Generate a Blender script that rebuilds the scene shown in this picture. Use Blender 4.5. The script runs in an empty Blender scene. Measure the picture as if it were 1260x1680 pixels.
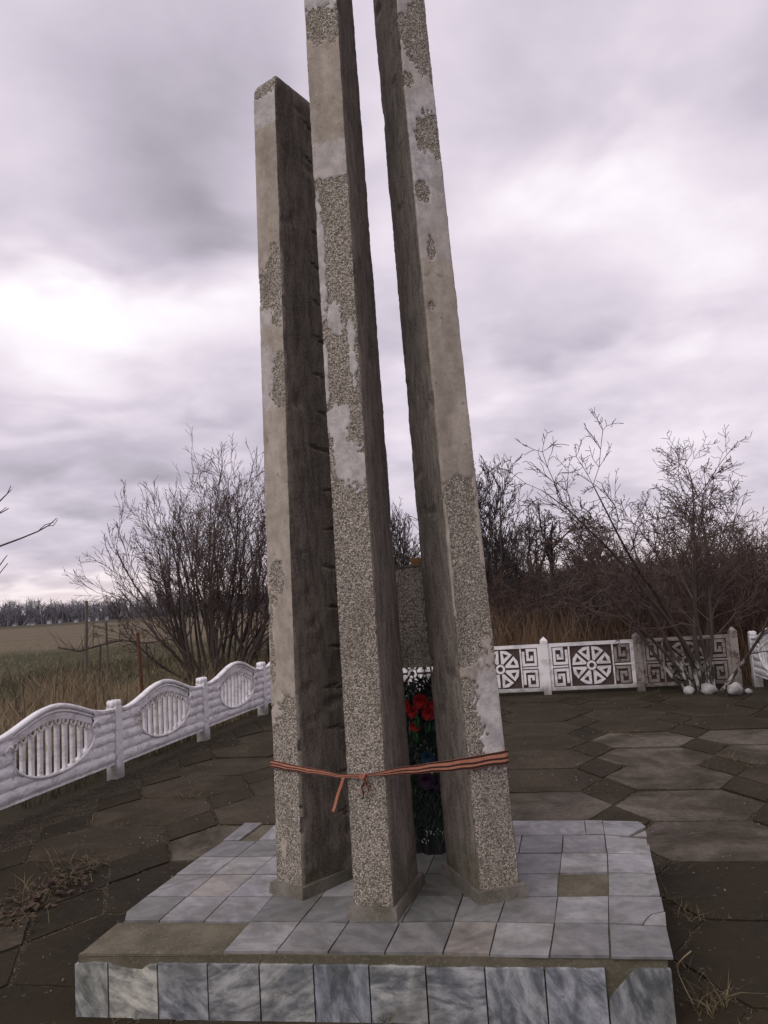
import bpy, math, random
from mathutils import Vector, Matrix, noise

random.seed(7)
SC = bpy.context.scene
COL = SC.collection
R = math.radians

# ------------------------------------------------------------------ camera
FPX, PITCH, ROLL, EYE = 1250.0, R(6.15), R(-3.7), 1.65
_F = Vector((0, math.cos(PITCH), math.sin(PITCH)))
_X = Vector((1, 0, 0)); _U = _X.cross(_F)
_R = _X * math.cos(ROLL) + _U * math.sin(ROLL)
_V = -_X * math.sin(ROLL) + _U * math.cos(ROLL)
EYEP = Vector((0, 0, EYE))
cam = bpy.data.cameras.new('camera'); camo = bpy.data.objects.new('camera', cam); COL.objects.link(camo)
cam.sensor_fit = 'VERTICAL'; cam.sensor_height = 24.0; cam.sensor_width = 18.0
cam.lens = 24.0 * FPX / 1680.0
cam.clip_start = 0.05; cam.clip_end = 6000
m = Matrix((_R, _V, -_F)).transposed().to_4x4(); m.translation = EYEP
camo.matrix_world = m
SC.camera = camo

def pray(u, v): return _F * FPX + _R * (u - 630) + _V * (840 - v)
def gnd(u, v, z=0.0):
    d = pray(u, v); return EYEP + d * ((z - EYE) / d.z)
def at(u, v, y):
    d = pray(u, v); return EYEP + d * (y / d.y)
def azel(u, v):
    d = pray(u, v).normalized(); return math.atan2(d.x, d.y), math.asin(d.z)

# ------------------------------------------------------------------ node helper
class N:
    def __init__(s, tree): s.t = tree
    def node(s, typ, **kw):
        n = s.t.nodes.new(typ)
        for k, v in kw.items(): setattr(n, k, v)
        return n
    def link(s, a, b): s.t.links.new(a, b)
    def put(s, sock, v):
        if isinstance(v, bpy.types.NodeSocket): s.link(v, sock)
        elif v is not None: sock.default_value = v
    def m(s, op, a, b=None, c=None, clamp=False):
        n = s.node('ShaderNodeMath', operation=op, use_clamp=clamp)
        s.put(n.inputs[0], a)
        if b is not None: s.put(n.inputs[1], b)
        if c is not None: s.put(n.inputs[2], c)
        return n.outputs[0]
    def mix(s, f, a, b, blend='MIX'):
        n = s.node('ShaderNodeMix', data_type='RGBA', blend_type=blend)
        s.put(n.inputs[0], f)
        for i, q in ((6, a), (7, b)):
            if isinstance(q, (tuple, list)): q = (*q, 1) if len(q) == 3 else q
            s.put(n.inputs[i], q)
        return n.outputs[2]
    def ramp(s, f, stops, interp='LINEAR'):
        n = s.node('ShaderNodeValToRGB'); n.color_ramp.interpolation = interp
        e = n.color_ramp.elements
        while len(e) < len(stops): e.new(0.5)
        for i, (p, c) in enumerate(stops):
            e[i].position = p
            e[i].color = (*c, 1) if isinstance(c, (tuple, list)) else (c, c, c, 1)
        s.put(n.inputs[0], f); return n.outputs[0]
    def smooth(s, v, a, b):
        n = s.node('ShaderNodeMapRange', interpolation_type='SMOOTHSTEP')
        s.put(n.inputs[0], v); n.inputs[1].default_value = a; n.inputs[2].default_value = b
        return n.outputs[0]
    def noise(s, vec, scale, detail=4, rough=.55, dist=0.0):
        n = s.node('ShaderNodeTexNoise'); s.put(n.inputs['Vector'], vec)
        n.inputs['Scale'].default_value = scale; n.inputs['Detail'].default_value = detail
        n.inputs['Roughness'].default_value = rough; n.inputs['Distortion'].default_value = dist
        return n.outputs['Fac']
    def vor(s, vec, scale, feature='F1'):
        n = s.node('ShaderNodeTexVoronoi', feature=feature); s.put(n.inputs['Vector'], vec)
        n.inputs['Scale'].default_value = scale; return n
    def vec(s, op, a, b):
        n = s.node('ShaderNodeVectorMath', operation=op); s.put(n.inputs[0], a); s.put(n.inputs[1], b)
        return n.outputs[0]
    def attr(s, name):
        return s.node('ShaderNodeAttribute', attribute_name=name).outputs['Fac']

# ------------------------------------------------------------------ world: overcast winter sky
W = bpy.data.worlds.new('World'); SC.world = W; W.use_nodes = True
nt = N(W.node_tree); W.node_tree.nodes.clear()
tc = nt.node('ShaderNodeTexCoord'); dirv = tc.outputs['Generated']
sep = nt.node('ShaderNodeSeparateXYZ'); nt.link(dirv, sep.inputs[0])
az = nt.m('ARCTAN2', sep.outputs[0], sep.outputs[1])
el = nt.m('ARCSINE', sep.outputs[2])
# cloud-deck coordinates: the view ray meets a flat deck overhead
zz = nt.m('ADD', nt.m('MAXIMUM', sep.outputs[2], 0.0), 0.22)
deck = nt.node('ShaderNodeCombineXYZ')
nt.put(deck.inputs[0], nt.m('DIVIDE', sep.outputs[0], zz)); nt.put(deck.inputs[1], nt.m('DIVIDE', sep.outputs[1], zz))
nA = nt.noise(deck.outputs[0], 1.3, 2, .5, .3)
nB = nt.noise(deck.outputs[0], 3.4, 3, .5, .3)
warp1 = nt.m('MULTIPLY', nt.m('SUBTRACT', nA, .5), .30)
warp2 = nt.m('MULTIPLY', nt.m('SUBTRACT', nB, .5), .22)
azw = nt.m('ADD', az, nt.m('ADD', warp1, warp2)); elw = nt.m('ADD', el, nt.m('MULTIPLY', nt.m('SUBTRACT', warp1, warp2), .6))
nC = nt.noise(deck.outputs[0], 7.5, 4, .58, .0)
val = nt.m('ADD', nt.m('MULTIPLY', nt.m('SUBTRACT', nA, .5), .48), nt.m('MULTIPLY', nt.m('SUBTRACT', nB, .5), .44))
val = nt.m('ADD', val, nt.m('MULTIPLY', nt.m('SUBTRACT', nC, .5), .16))
val = nt.m('ADD', val, .635)
def blob(u, v, ru, rv, w):
    global val
    a0, e0 = azel(u, v); sa = ru / FPX; se = rv / FPX
    x = nt.m('DIVIDE', nt.m('SUBTRACT', azw, a0), sa); y = nt.m('DIVIDE', nt.m('SUBTRACT', elw, e0), se)
    g = nt.m('EXPONENT', nt.m('MULTIPLY', nt.m('ADD', nt.m('MULTIPLY', x, x), nt.m('MULTIPLY', y, y)), -1.0))
    val = nt.m('ADD', val, nt.m('MULTIPLY', g, w))
blob(300, 290, 170, 140, -.27)
blob(150, 130, 120, 60, -.08)
blob(640, 620, 500, 14, .06)
blob(1150, 500, 260, 18, -.07)
blob(200, 655, 300, 16, -.06)
blob(380, 60, 200, 70, -.08)
blob(90, 250, 150, 130, .05)
blob(120, 520, 250, 70, .42)
blob(420, 470, 120, 60, .16)
blob(1060, 150, 190, 90, -.06)
blob(960, 350, 260, 110, .26)
blob(1200, 440, 200, 80, .18)
blob(960, 545, 320, 40, -.04)
blob(1050, 615, 260, 40, .12)
blob(150, 745, 330, 60, -.17)
blob(120, 690, 220, 22, .10)
blob(60, 870, 300, 45, -.06)
blob(1000, 720, 220, 40, .10)
blob(100, 985, 420, 22, .25)
sky_col = nt.ramp(val, [(0.0, (.19, .18, .205)), (.30, (.32, .30, .345)), (.55, (.555, .50, .585)), (.75, (.765, .69, .775)), (1.0, (1.04, .98, 1.02))])
# pale warm strip low over the horizon
warm = nt.m('MULTIPLY', nt.smooth(el, .085, .0), .55)
sky_col = nt.mix(warm, sky_col, (.80, .66, .62))
nis = nt.node('ShaderNodeTexSky', sky_type='NISHITA', sun_disc=False)
SUN_EL, SUN_AZ = R(48), R(-142)      # veiled by cloud, behind the viewer's left shoulder
nis.sun_elevation = SUN_EL; nis.sun_rotation = SUN_AZ
bgA = nt.node('ShaderNodeBackground'); nt.link(nis.outputs[0], bgA.inputs[0]); bgA.inputs[1].default_value = .05
bgB = nt.node('ShaderNodeBackground'); nt.link(sky_col, bgB.inputs[0]); bgB.inputs[1].default_value = .95
mixs = nt.node('ShaderNodeMixShader'); mixs.inputs[0].default_value = .95
nt.link(bgA.outputs[0], mixs.inputs[1]); nt.link(bgB.outputs[0], mixs.inputs[2])
out = nt.node('ShaderNodeOutputWorld'); nt.link(mixs.outputs[0], out.inputs[0])

sun = bpy.data.lights.new('sun', 'SUN'); sun.energy = 1.4; sun.angle = R(45); sun.color = (1, .96, .92)
suno = bpy.data.objects.new('sun', sun); COL.objects.link(suno)
sd = Vector((math.sin(SUN_AZ) * math.cos(SUN_EL), math.cos(SUN_AZ) * math.cos(SUN_EL), math.sin(SUN_EL)))
suno.rotation_euler = sd.to_track_quat('Z', 'Y').to_euler()

SC.view_settings.view_transform = 'Standard'; SC.view_settings.look = 'None'
SC.view_settings.exposure = 0.25; SC.view_settings.gamma = 1.0
SC.cycles.max_bounces = 4; SC.cycles.diffuse_bounces = 2; SC.cycles.glossy_bounces = 2; SC.cycles.transmission_bounces = 1; SC.cycles.volume_bounces = 0
W.cycles.sampling_method = 'NONE'

# ------------------------------------------------------------------ materials
def newmat(name, rough=.9, spec=.25):
    mt = bpy.data.materials.new(name); mt.use_nodes = True
    n = N(mt.node_tree); b = mt.node_tree.nodes['Principled BSDF']
    b.inputs['Roughness'].default_value = rough; b.inputs['Specular IOR Level'].default_value = spec
    return mt, n, b
def objc(n): return n.node('ShaderNodeTexCoord').outputs['Object']
def posc(n): return n.node('ShaderNodeNewGeometry').outputs['Position']
def bump(n, b, h, strength, dist):
    q = n.node('ShaderNodeBump'); q.inputs['Strength'].default_value = strength; q.inputs['Distance'].default_value = dist
    n.put(q.inputs['Height'], h); n.link(q.outputs[0], b.inputs['Normal'])
def mapping(n, v, sc=(1, 1, 1), rot=(0, 0, 0), loc=(0, 0, 0)):
    q = n.node('ShaderNodeMapping'); n.put(q.inputs[0], v)
    q.inputs['Scale'].default_value = sc; q.inputs['Rotation'].default_value = rot; q.inputs['Location'].default_value = loc
    return q.outputs[0]
def simple(name, col, rough=.9, var=.25, scale=8, spec=.2, rnd=.0):
    mt, n, b = newmat(name, rough, spec)
    f = n.noise(posc(n), scale, 4)
    f = n.m('MULTIPLY', n.m('SUBTRACT', f, .5), 2 * var * 1.6)
    if rnd:
        r = n.node('ShaderNodeObjectInfo').outputs['Random']
        f = n.m('ADD', f, n.m('MULTIPLY', n.m('SUBTRACT', r, .5), rnd))
    f = n.m('ADD', f, 1.0)
    h = n.node('ShaderNodeVectorMath', operation='SCALE'); h.inputs[0].default_value = col; n.put(h.inputs['Scale'], f)
    n.link(h.outputs[0], b.inputs['Base Color'])
    return mt
M = {}

def mat_pillar():
    mt, n, b = newmat('exposed aggregate concrete and render', .92, .2)
    c = objc(n)
    pl, wh, si = n.attr('plaster'), n.attr('white'), n.attr('side')
    # washed stone chips
    v = n.vor(c, 165)
    rnd = n.node('ShaderNodeSeparateColor'); n.link(v.outputs['Color'], rnd.inputs[0])
    chips = n.ramp(rnd.outputs[0], [(0, (.09, .078, .064)), (.12, (.18, .156, .128)), (.26, (.28, .248, .205)), (.60, (.35, .312, .260)), (.88, (.43, .388, .328)), (1, (.60, .55, .48))])
    chips = n.mix(n.m('MULTIPLY', n.m('LESS_THAN', rnd.outputs[2], .10), .7), chips, (.06, .05, .042))
    gap = n.smooth(v.outputs['Distance'], .78, .50)
    chips = n.mix(gap, (.15, .125, .098), chips)
    grime = n.noise(mapping(n, c, (6, 6, 1.6)), 1.0, 3, .6)
    chips = n.mix(n.m('MULTIPLY', n.smooth(grime, .45, .75), .45), chips, (.12, .10, .08))
    # smooth render
    f1 = n.noise(mapping(n, c, (1, 1, .45)), 5, 4, .6)
    f2 = n.noise(c, 45, 2, .6)
    f3 = n.noise(c, 190, 2, .6)
    base = n.mix(n.smooth(n.m('ADD', n.m('MULTIPLY', f1, .65), n.m('MULTIPLY', n.noise(c, 16, 4, .65), .35)), .33, .68), (.235, .200, .165), (.45, .395, .335))
    base = n.mix(n.m('MULTIPLY', n.smooth(n.noise(c, 23, 4, .7), .58, .72), .65), base, (.12, .10, .085))
    whc = n.mix(n.smooth(n.noise(c, 14, 4, .7), .35, .65), (.34, .32, .32), (.56, .53, .52))
    base = n.mix(wh, base, whc)
    base = n.mix(n.m('MULTIPLY', n.smooth(f3, .56, .68), .5), base, (.14, .115, .10))
    edge = n.m('MULTIPLY', n.m('MULTIPLY', n.m('MULTIPLY', n.smooth(pl, .25, .5), n.smooth(pl, .82, .55)), .4), n.smooth(n.noise(c, 30, 2, .6), .42, .62))
    col = n.mix(n.smooth(n.m('ADD', pl, n.m('MULTIPLY', n.m('SUBTRACT', f2, .5), .7)), .36, .64), chips, base)
    col = n.mix(edge, col, (.07, .058, .05))
    # weathered long sides: dark lichen streaks
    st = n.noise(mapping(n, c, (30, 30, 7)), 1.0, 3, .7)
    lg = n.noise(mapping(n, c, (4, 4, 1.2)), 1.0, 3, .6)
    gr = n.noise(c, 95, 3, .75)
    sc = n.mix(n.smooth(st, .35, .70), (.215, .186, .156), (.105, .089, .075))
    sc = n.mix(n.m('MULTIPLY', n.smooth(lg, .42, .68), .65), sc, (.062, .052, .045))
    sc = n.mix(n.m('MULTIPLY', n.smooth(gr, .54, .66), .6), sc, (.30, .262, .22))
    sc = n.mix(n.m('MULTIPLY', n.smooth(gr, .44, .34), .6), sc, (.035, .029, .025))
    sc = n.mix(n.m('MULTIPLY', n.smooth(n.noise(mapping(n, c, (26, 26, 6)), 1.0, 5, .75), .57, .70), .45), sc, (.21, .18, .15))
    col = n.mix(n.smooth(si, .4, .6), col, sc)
    # moss creeping up from the foot
    sep = n.node('ShaderNodeSeparateXYZ'); n.link(c, sep.inputs[0])
    ms = n.m('MULTIPLY', n.smooth(n.m('ADD', sep.outputs[2], n.m('MULTIPLY', n.noise(c, 12, 3, .6), .8)), .75, .25), n.m('ADD', .35, n.m('MULTIPLY', si, .3)))
    col = n.mix(ms, col, (.075, .072, .035))
    n.link(col, b.inputs['Base Color'])
    h = n.mix(n.smooth(pl, .4, .6), n.m('ADD', n.m('MULTIPLY', gap, .8), n.m('MULTIPLY', rnd.outputs[1], .5)), n.m('MULTIPLY', f2, .25))
    h = n.mix(n.smooth(si, .4, .6), h, n.m('ADD', n.m('MULTIPLY', gr, .7), n.m('MULTIPLY', st, .5)))
    bump(n, b, h, .75, .004)
    return mt
M['pillar'] = mat_pillar()

def mat_concrete(name, c1, c2, moss=.4, mosscol=(.06, .055, .03), scale=6):
    mt, n, b = newmat(name, .95, .15)
    c = posc(n)
    a = n.noise(c, scale, 4, .6); d = n.noise(c, 60, 5, .65)
    col = n.mix(n.smooth(n.m('ADD', n.m('MULTIPLY', a, .7), n.m('MULTIPLY', d, .3)), .35, .65), c1, c2)
    col = n.mix(n.m('MULTIPLY', n.smooth(n.noise(c, 3.2, 5, .6), .42, .66), moss), col, mosscol)
    v = n.vor(c, 130); r = n.node('ShaderNodeSeparateColor'); n.link(v.outputs['Color'], r.inputs[0])
    col = n.mix(n.m('MULTIPLY', n.m('LESS_THAN', r.outputs[0], .12), .5), col, (.16, .14, .12))
    n.link(col, b.inputs['Base Color']); bump(n, b, d, .6, .006)
    return mt
M['core'] = mat_concrete('mossy plinth concrete', (.085, .075, .052), (.135, .118, .085), .45, (.055, .053, .027))
M['foot'] = mat_concrete('pillar foot concrete', (.10, .09, .075), (.20, .18, .155), .6, (.055, .052, .026))
M['panelc'] = M['pillar']

def mat_marble(name, light, dark, streak, stainc):
    mt, n, b = newmat(name, .55, .3)
    oi = n.node('ShaderNodeObjectInfo'); rn = oi.outputs['Random']
    c = posc(n)
    ang = n.m('MULTIPLY', n.m('SUBTRACT', rn, .35), 2.4)
    rot = n.node('ShaderNodeVectorRotate', rotation_type='AXIS_ANGLE'); n.put(rot.inputs['Vector'], c)
    rot.inputs['Axis'].default_value = (.15, -1, .25) if streak > .5 else (0, 0, 1); n.put(rot.inputs['Angle'], ang)
    off = n.node('ShaderNodeCombineXYZ'); n.put(off.inputs[0], n.m('MULTIPLY', rn, 37)); n.put(off.inputs[1], n.m('MULTIPLY', rn, 91)); n.put(off.inputs[2], n.m('MULTIPLY', rn, 53))
    cc = n.vec('ADD', rot.outputs[0], off.outputs[0])
    w = n.noise(mapping(n, cc, (4.5, 4.5, 11) if streak > .5 else (4, 7, 5)), 1.0, 5, .6, 1.4)
    w2 = n.noise(mapping(n, cc, (16, 16, 34) if streak > .5 else (14, 22, 8)), 1.0, 4, .65, .5)
    f = n.m('ADD', n.m('MULTIPLY', w, .65), n.m('MULTIPLY', w2, .35))
    col = n.mix(n.smooth(f, .36, .66), dark, light)
    col = n.mix(1.0, col, oi.outputs['Color'], 'MULTIPLY')
    pit = n.noise(cc, 30, 5, .75)
    col = n.mix(n.m('MULTIPLY', n.smooth(pit, .62, .70), .7), col, (.05, .05, .055))
    st = n.noise(c, 5, 5, .65)
    col = n.mix(n.m('MULTIPLY', n.smooth(st, .46, .68), .50), col, stainc)
    fine = n.noise(c, 150, 3, .6)
    col = n.mix(n.m('MULTIPLY', n.smooth(fine, .5, .75), .25), col, (.10, .095, .08))
    n.link(col, b.inputs['Base Color'])
    n.put(b.inputs['Roughness'], n.m('ADD', .45, n.m('MULTIPLY', st, .35)))
    bump(n, b, n.m('ADD', n.m('MULTIPLY', w2, .5), n.m('MULTIPLY', pit, .5)), .35, .003)
    return mt
M['marble_top'] = mat_marble('pale grey marble top', (.255, .250, .240), (.150, .150, .149), .2, (.075, .070, .053))
M['marble_front'] = mat_marble('blue grey veined marble facing', (.40, .40, .39), (.095, .102, .110), .9, (.060, .060, .044))

def mat_slab():
    mt, n, b = newmat('weathered paving concrete', .93, .15)
    oi = n.node('ShaderNodeObjectInfo'); c = posc(n)
    a = n.noise(c, 2.2, 4, .62); d = n.noise(c, 26, 4, .65); e = n.noise(c, 140, 3, .6)
    tone = n.m('ADD', .15, n.m('MULTIPLY', a, 1.3)); tone = n.m('ADD', tone, n.m('MULTIPLY', n.m('SUBTRACT', d, .5), 1.1))
    sc = n.node('ShaderNodeVectorMath', operation='SCALE'); n.link(oi.outputs['Color'], sc.inputs[0]); n.put(sc.inputs['Scale'], tone)
    ms = n.noise(c, 1.1, 4, .65, .4)
    col = n.mix(n.m('MULTIPLY', n.smooth(ms, .40, .62), .8), sc.outputs[0], (.026, .019, .010))
    col = n.mix(n.m('MULTIPLY', n.smooth(n.noise(c, 9, 4, .7), .52, .70), .5), col, (.034, .030, .015))
    v = n.vor(c, 75); r = n.node('ShaderNodeSeparateColor'); n.link(v.outputs['Color'], r.inputs[0])
    col = n.mix(n.m('MULTIPLY', n.m('LESS_THAN', r.outputs[0], .008), .4), col, (.13, .11, .09))
    n.link(col, b.inputs['Base Color']); bump(n, b, n.m('ADD', d, n.m('MULTIPLY', e, .5)), .7, .01)
    return mt
M['slab'] = mat_slab()

def mat_paint(name, light, under, worn, scale=7):
    mt, n, b = newmat(name, .75, .25)
    c = posc(n)
    a = n.noise(c, scale, 4, .65); d = n.noise(c, 38, 5, .7)
    col = n.mix(n.m('MULTIPLY', d, .5), light, tuple(x * .72 for x in light))
    col = n.mix(n.smooth(n.m('ADD', n.m('MULTIPLY', a, .65), n.m('MULTIPLY', d, .35)), worn, worn + .10), col, under)
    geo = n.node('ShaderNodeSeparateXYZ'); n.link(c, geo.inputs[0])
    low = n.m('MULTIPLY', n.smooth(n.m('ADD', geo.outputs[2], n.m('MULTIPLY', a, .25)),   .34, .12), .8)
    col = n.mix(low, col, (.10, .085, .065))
    gm = n.noise(mapping(n, c, (5, 5, 9)), 1.0, 5, .7)
    col = n.mix(n.m('MULTIPLY', n.smooth(gm, .46, .66), .6), col, (.36, .335, .315))
    col = n.mix(n.m('MULTIPLY', n.smooth(n.noise(c, 75, 4, .7), .60, .70), .5), col, (.17, .15, .13))
    n.link(col, b.inputs['Base Color']); bump(n, b, n.m('ADD', d, n.noise(c, 120, 3, .6)), .6, .006)
    return mt
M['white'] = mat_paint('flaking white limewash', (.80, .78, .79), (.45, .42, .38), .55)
M['whiter'] = mat_paint('white paint on relief', (.80, .77, .77), (.20, .15, .13), .60, 10)
M['worn'] = mat_paint('worn brown stained paint', (.29, .25, .22), (.11, .08, .068), .48, 6)
M['dark'] = simple('dark recess paint', (.062, .043, .037), .9, .4, 12)
M['bark'] = simple('grey brown bark', (.070, .056, .048), .95, .4, 20)
M['twig_l'] = simple('brown twigs', (.085, .062, .053), .95, .35, 6)
M['twig_r'] = simple('reddish brown twigs', (.072, .049, .040), .95, .4, 4)
M['twig_d'] = simple('dark twigs', (.050, .040, .038), .95, .3, 4)
def mat_lime():
    mt, n, b = newmat('bark with limewash at the foot', .95, .15)
    c = posc(n); q = n.node('ShaderNodeSeparateXYZ'); n.link(c, q.inputs[0])
    f = n.noise(mapping(n, c, (14, 14, 4)), 1.0, 5, .65)
    col = n.mix(f, (.030, .024, .021), (.085, .068, .058))
    lw = n.m('MULTIPLY', n.smooth(n.m('ADD', q.outputs[2], n.m('MULTIPLY', f, .4)), .72, .55), n.smooth(f, .50, .58))
    n.link(n.mix(lw, col, (.40, .38, .36)), b.inputs['Base Color']); return mt
M['lime'] = mat_lime()
M['far'] = simple('hazed far bare wood', (.15, .145, .158), .98, .3, .2)  # distance haze is put into this pale grey-blue twig colour
M['rust'] = simple('rusty iron', (.085, .038, .022), .85, .5, 30)
M['wood'] = simple('grey weathered wood', (.12, .10, .085), .95, .3, 20)
M['stone'] = simple('whitewashed stone', (.30, .285, .275), .95, .6, 9)
M['reed'] = simple('dry red brown reeds', (.125, .080, .050), .95, .6, 3)
M['straw'] = simple('straw coloured dry grass', (.235, .178, .110), .95, .45, 2)
M['dull'] = simple('dull olive grass', (.060, .056, .028), .95, .45, 2)
M['crumb'] = simple('pale mortar crumbs', (.19, .165, .135), .95, .5, 50)
M['weed'] = simple('dry joint weeds', (.13, .105, .06), .95, .5, 9)
M['leafl'] = simple('fallen brown leaves', (.060, .042, .028), .9, .6, 30)
M['needle'] = simple('dark artificial needles', (.010, .022, .014), .5, .4, 30, .4)
M['gleaf'] = simple('green cloth leaf', (.025, .085, .028), .6, .3, 30)
M['redp'] = simple('red cloth petals', (.22, .008, .010), .7, .8, 60)
M['bluep'] = simple('blue cloth petals', (.012, .035, .06), .7, .3, 40)
M['purp'] = simple('purple cloth petals', (.026, .010, .026), .7, .3, 40)
M['black'] = simple('black satin', (.008, .008, .009), .35, .3, 20, .5)
M['silver'] = simple('silver print', (.55, .55, .55), .4, .2, 20, .5)
M['orange'] = simple('faded orange ribbon', (.31, .105, .060), .6, .2, 40, .35)
M['orange2'] = simple('pale orange ribbon', (.40, .165, .100), .6, .2, 40, .35)
M['blk'] = simple('dark ribbon stripe', (.030, .012, .011), .6, .3, 40, .35)
M['ochre'] = simple('ochre brick', (.24, .13, .06), .95, .3, 30)
M['house'] = simple('white house wall', (.36, .36, .38), .9, .15, .5)
M['roof'] = simple('grey house roof', (.13, .12, .125), .9, .2, .5)

def mat_ground():
    mt, n, b = newmat('winter field ground', .97, .1)
    c = posc(n); s = n.node('ShaderNodeSeparateXYZ'); n.link(c, s.inputs[0])
    big = n.noise(c, .06, 4, .6); mid = n.noise(c, .7, 4, .65); fine = n.noise(c, 12, 5, .7)
    tan = n.mix(mid, (.115, .090, .058), (.19, .155, .105))
    green = n.mix(mid, (.034, .036, .016), (.062, .060, .027))
    soil = n.mix(fine, (.022, .018, .012), (.05, .042, .028))
    y = n.m('ADD', s.outputs[1], n.m('MULTIPLY', n.m('SUBTRACT', big, .5), 14))
    y = n.m('ADD', y, n.m('MULTIPLY', n.m('SUBTRACT', mid, .5), 6))
    col = n.mix(n.smooth(y, 12, 15), soil, green)
    strip = n.noise(mapping(n, c, (.05, .9, 1)), 1.0, 4, .7)
    tan = n.mix(n.m('MULTIPLY', n.smooth(strip, .42, .62), .55), tan, (.085, .072, .045))
    col = n.mix(n.smooth(y, 34, 44), col, tan)
    dk = n.mix(mid, (.055, .048, .034), (.08, .068, .048))
    col = n.mix(n.smooth(y, 118, 135), col, dk)
    col = n.mix(n.m('MULTIPLY', fine, .35), col, (.05, .04, .028))
    n.link(col, b.inputs['Base Color']); bump(n, b, fine, .8, .03)
    return mt
M['ground'] = mat_ground()
M['soil'] = mat_concrete('dark joint soil', (.020, .015, .009), (.040, .030, .018), .5, (.022, .024, .010), 8)

# ------------------------------------------------------------------ mesh helpers
class MB:
    def __init__(s): s.v = []; s.f = []; s.mi = []
    def quad(s, *p, mi=0):
        k = len(s.v); s.v += [tuple(q) for q in p]; s.f.append(tuple(range(k, k + len(p)))); s.mi.append(mi)
    def prism(s, poly, z0, z1, mi=0):
        """poly: xy list, counter clockwise seen from above"""
        k = len(s.v); n = len(poly)
        s.v += [(p[0], p[1], z0) for p in poly] + [(p[0], p[1], z1) for p in poly]
        s.f.append(tuple(reversed(range(k, k + n)))); s.f.append(tuple(range(k + n, k + 2 * n)))
        for i in range(n):
            j = (i + 1) % n; s.f.append((k + i, k + j, k + n + j, k + n + i))
        s.mi += [mi] * (n + 2)
    def slabxz(s, poly, y0, y1, mi=0):
        """poly in xz, counter clockwise seen from -y; front at y0"""
        k = len(s.v); n = len(poly)
        s.v += [(p[0], y0, p[1]) for p in poly] + [(p[0], y1, p[1]) for p in poly]
        s.f.append(tuple(range(k, k + n))); s.f.append(tuple(reversed(range(k + n, k + 2 * n))))
        for i in range(n):
            j = (i + 1) % n; s.f.append((k + j, k + i, k + n + i, k + n + j))
        s.mi += [mi] * (n + 2)
    def box(s, x0, x1, y0, y1, z0, z1, mi=0):
        s.prism([(x0, y0), (x1, y0), (x1, y1), (x0, y1)], z0, z1, mi)
    def tube(s, pts, rad, sides=3, mi=0, cap=False):
        n = len(pts); k = len(s.v)
        d = (pts[-1][0] - pts[0][0], pts[-1][1] - pts[0][1], pts[-1][2] - pts[0][2])
        D = Vector(d)
        if D.length < 1e-9: D = Vector((0, 0, 1))
        D.normalize()
        a = D.cross(Vector((.31, .77, .56))).normalized(); b = D.cross(a)
        cs = [(math.cos(2 * math.pi * i / sides), math.sin(2 * math.pi * i / sides)) for i in range(sides)]
        off = [(a.x * c + b.x * q, a.y * c + b.y * q, a.z * c + b.z * q) for c, q in cs]
        for p, r in zip(pts, rad):
            for o in off: s.v.append((p[0] + o[0] * r, p[1] + o[1] * r, p[2] + o[2] * r))
        for i in range(n - 1):
            for j in range(sides):
                j2 = (j + 1) % sides
                s.f.append((k + i * sides + j, k + i * sides + j2, k + (i + 1) * sides + j2, k + (i + 1) * sides + j)); s.mi.append(mi)
        if cap:
            s.f.append(tuple(k + j for j in reversed(range(sides)))); s.mi.append(mi)
            s.f.append(tuple(k + (n - 1) * sides + j for j in range(sides))); s.mi.append(mi)
    def mesh(s, name, mats, smooth=False):
        me = bpy.data.meshes.new(name); me.from_pydata(s.v, [], s.f)
        for q in (mats if isinstance(mats, (list, tuple)) else [mats]): me.materials.append(q)
        if any(s.mi): me.polygons.foreach_set('material_index', s.mi)
        if smooth: me.polygons.foreach_set('use_smooth', [True] * len(s.f))
        me.update(); return me
    def build(s, name, mats, parent=None, smooth=False, loc=None):
        return obj(name, s.mesh(name, mats, smooth), parent, loc)
def obj(name, me, parent=None, loc=None):
    o = bpy.data.objects.new(name, me); COL.objects.link(o)
    if parent is not None: o.parent = parent
    if loc is not None: o.location = loc
    return o
def tag(o, label=None, cat=None, group=None, kind=None):
    if label: o['label'] = label
    if cat: o['category'] = cat
    if group: o['group'] = group
    if kind: o['kind'] = kind
    return o
def empty(name, loc=(0, 0, 0), rz=0):
    o = bpy.data.objects.new(name, None); COL.objects.link(o); o.location = loc; o.rotation_euler = (0, 0, rz); o.empty_display_size = .2
    return o
def copy_tree(o, parent=None):
    c = o.copy(); COL.objects.link(c)
    if parent is not None: c.parent = parent
    for ch in list(o.children): copy_tree(ch, c)
    return c

# ------------------------------------------------------------------ ground
mb = MB()
xs = [-3000, -600, -200, -90, -45, -25, -14, -8, -3, 2, 7, 13, 25, 45, 90, 200, 600, 3000]
ys = [-300, -60, -20, -6, 0, 6, 12, 15, 19, 24, 30, 40, 60, 100, 180, 400, 1200, 5000]
for y in ys:
    for x in xs:
        z = -.045
        if y > 14 and y < 200: z += .10 * (noise.noise((x * .13, y * .11, 0)) - .2) * min(1, (y - 13) / 20)
        mb.v.append((x, y, z))
nx_ = len(xs)
for j in range(len(ys) - 1):
    for i in range(nx_ - 1):
        k = j * nx_ + i; mb.f.append((k, k + 1, k + nx_ + 1, k + nx_)); mb.mi.append(0)
tag(mb.build('field', M['ground']), kind='structure')

# plaza axes
ANG = R(-10.5)
E1 = Vector((math.cos(ANG), math.sin(ANG), 0)); E2 = Vector((-math.sin(ANG), math.cos(ANG), 0))
# fence lines
LF1, LF2 = gnd(190, 1275), gnd(437, 1169)
LD = (LF2 - LF1); LD.z = 0; LD.normalize()
FF1 = gnd(899, 1139); FF2 = gnd(1052, 1132.5); FD = FF2 - FF1; FL = FD.length; FD.normalize()

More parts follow.
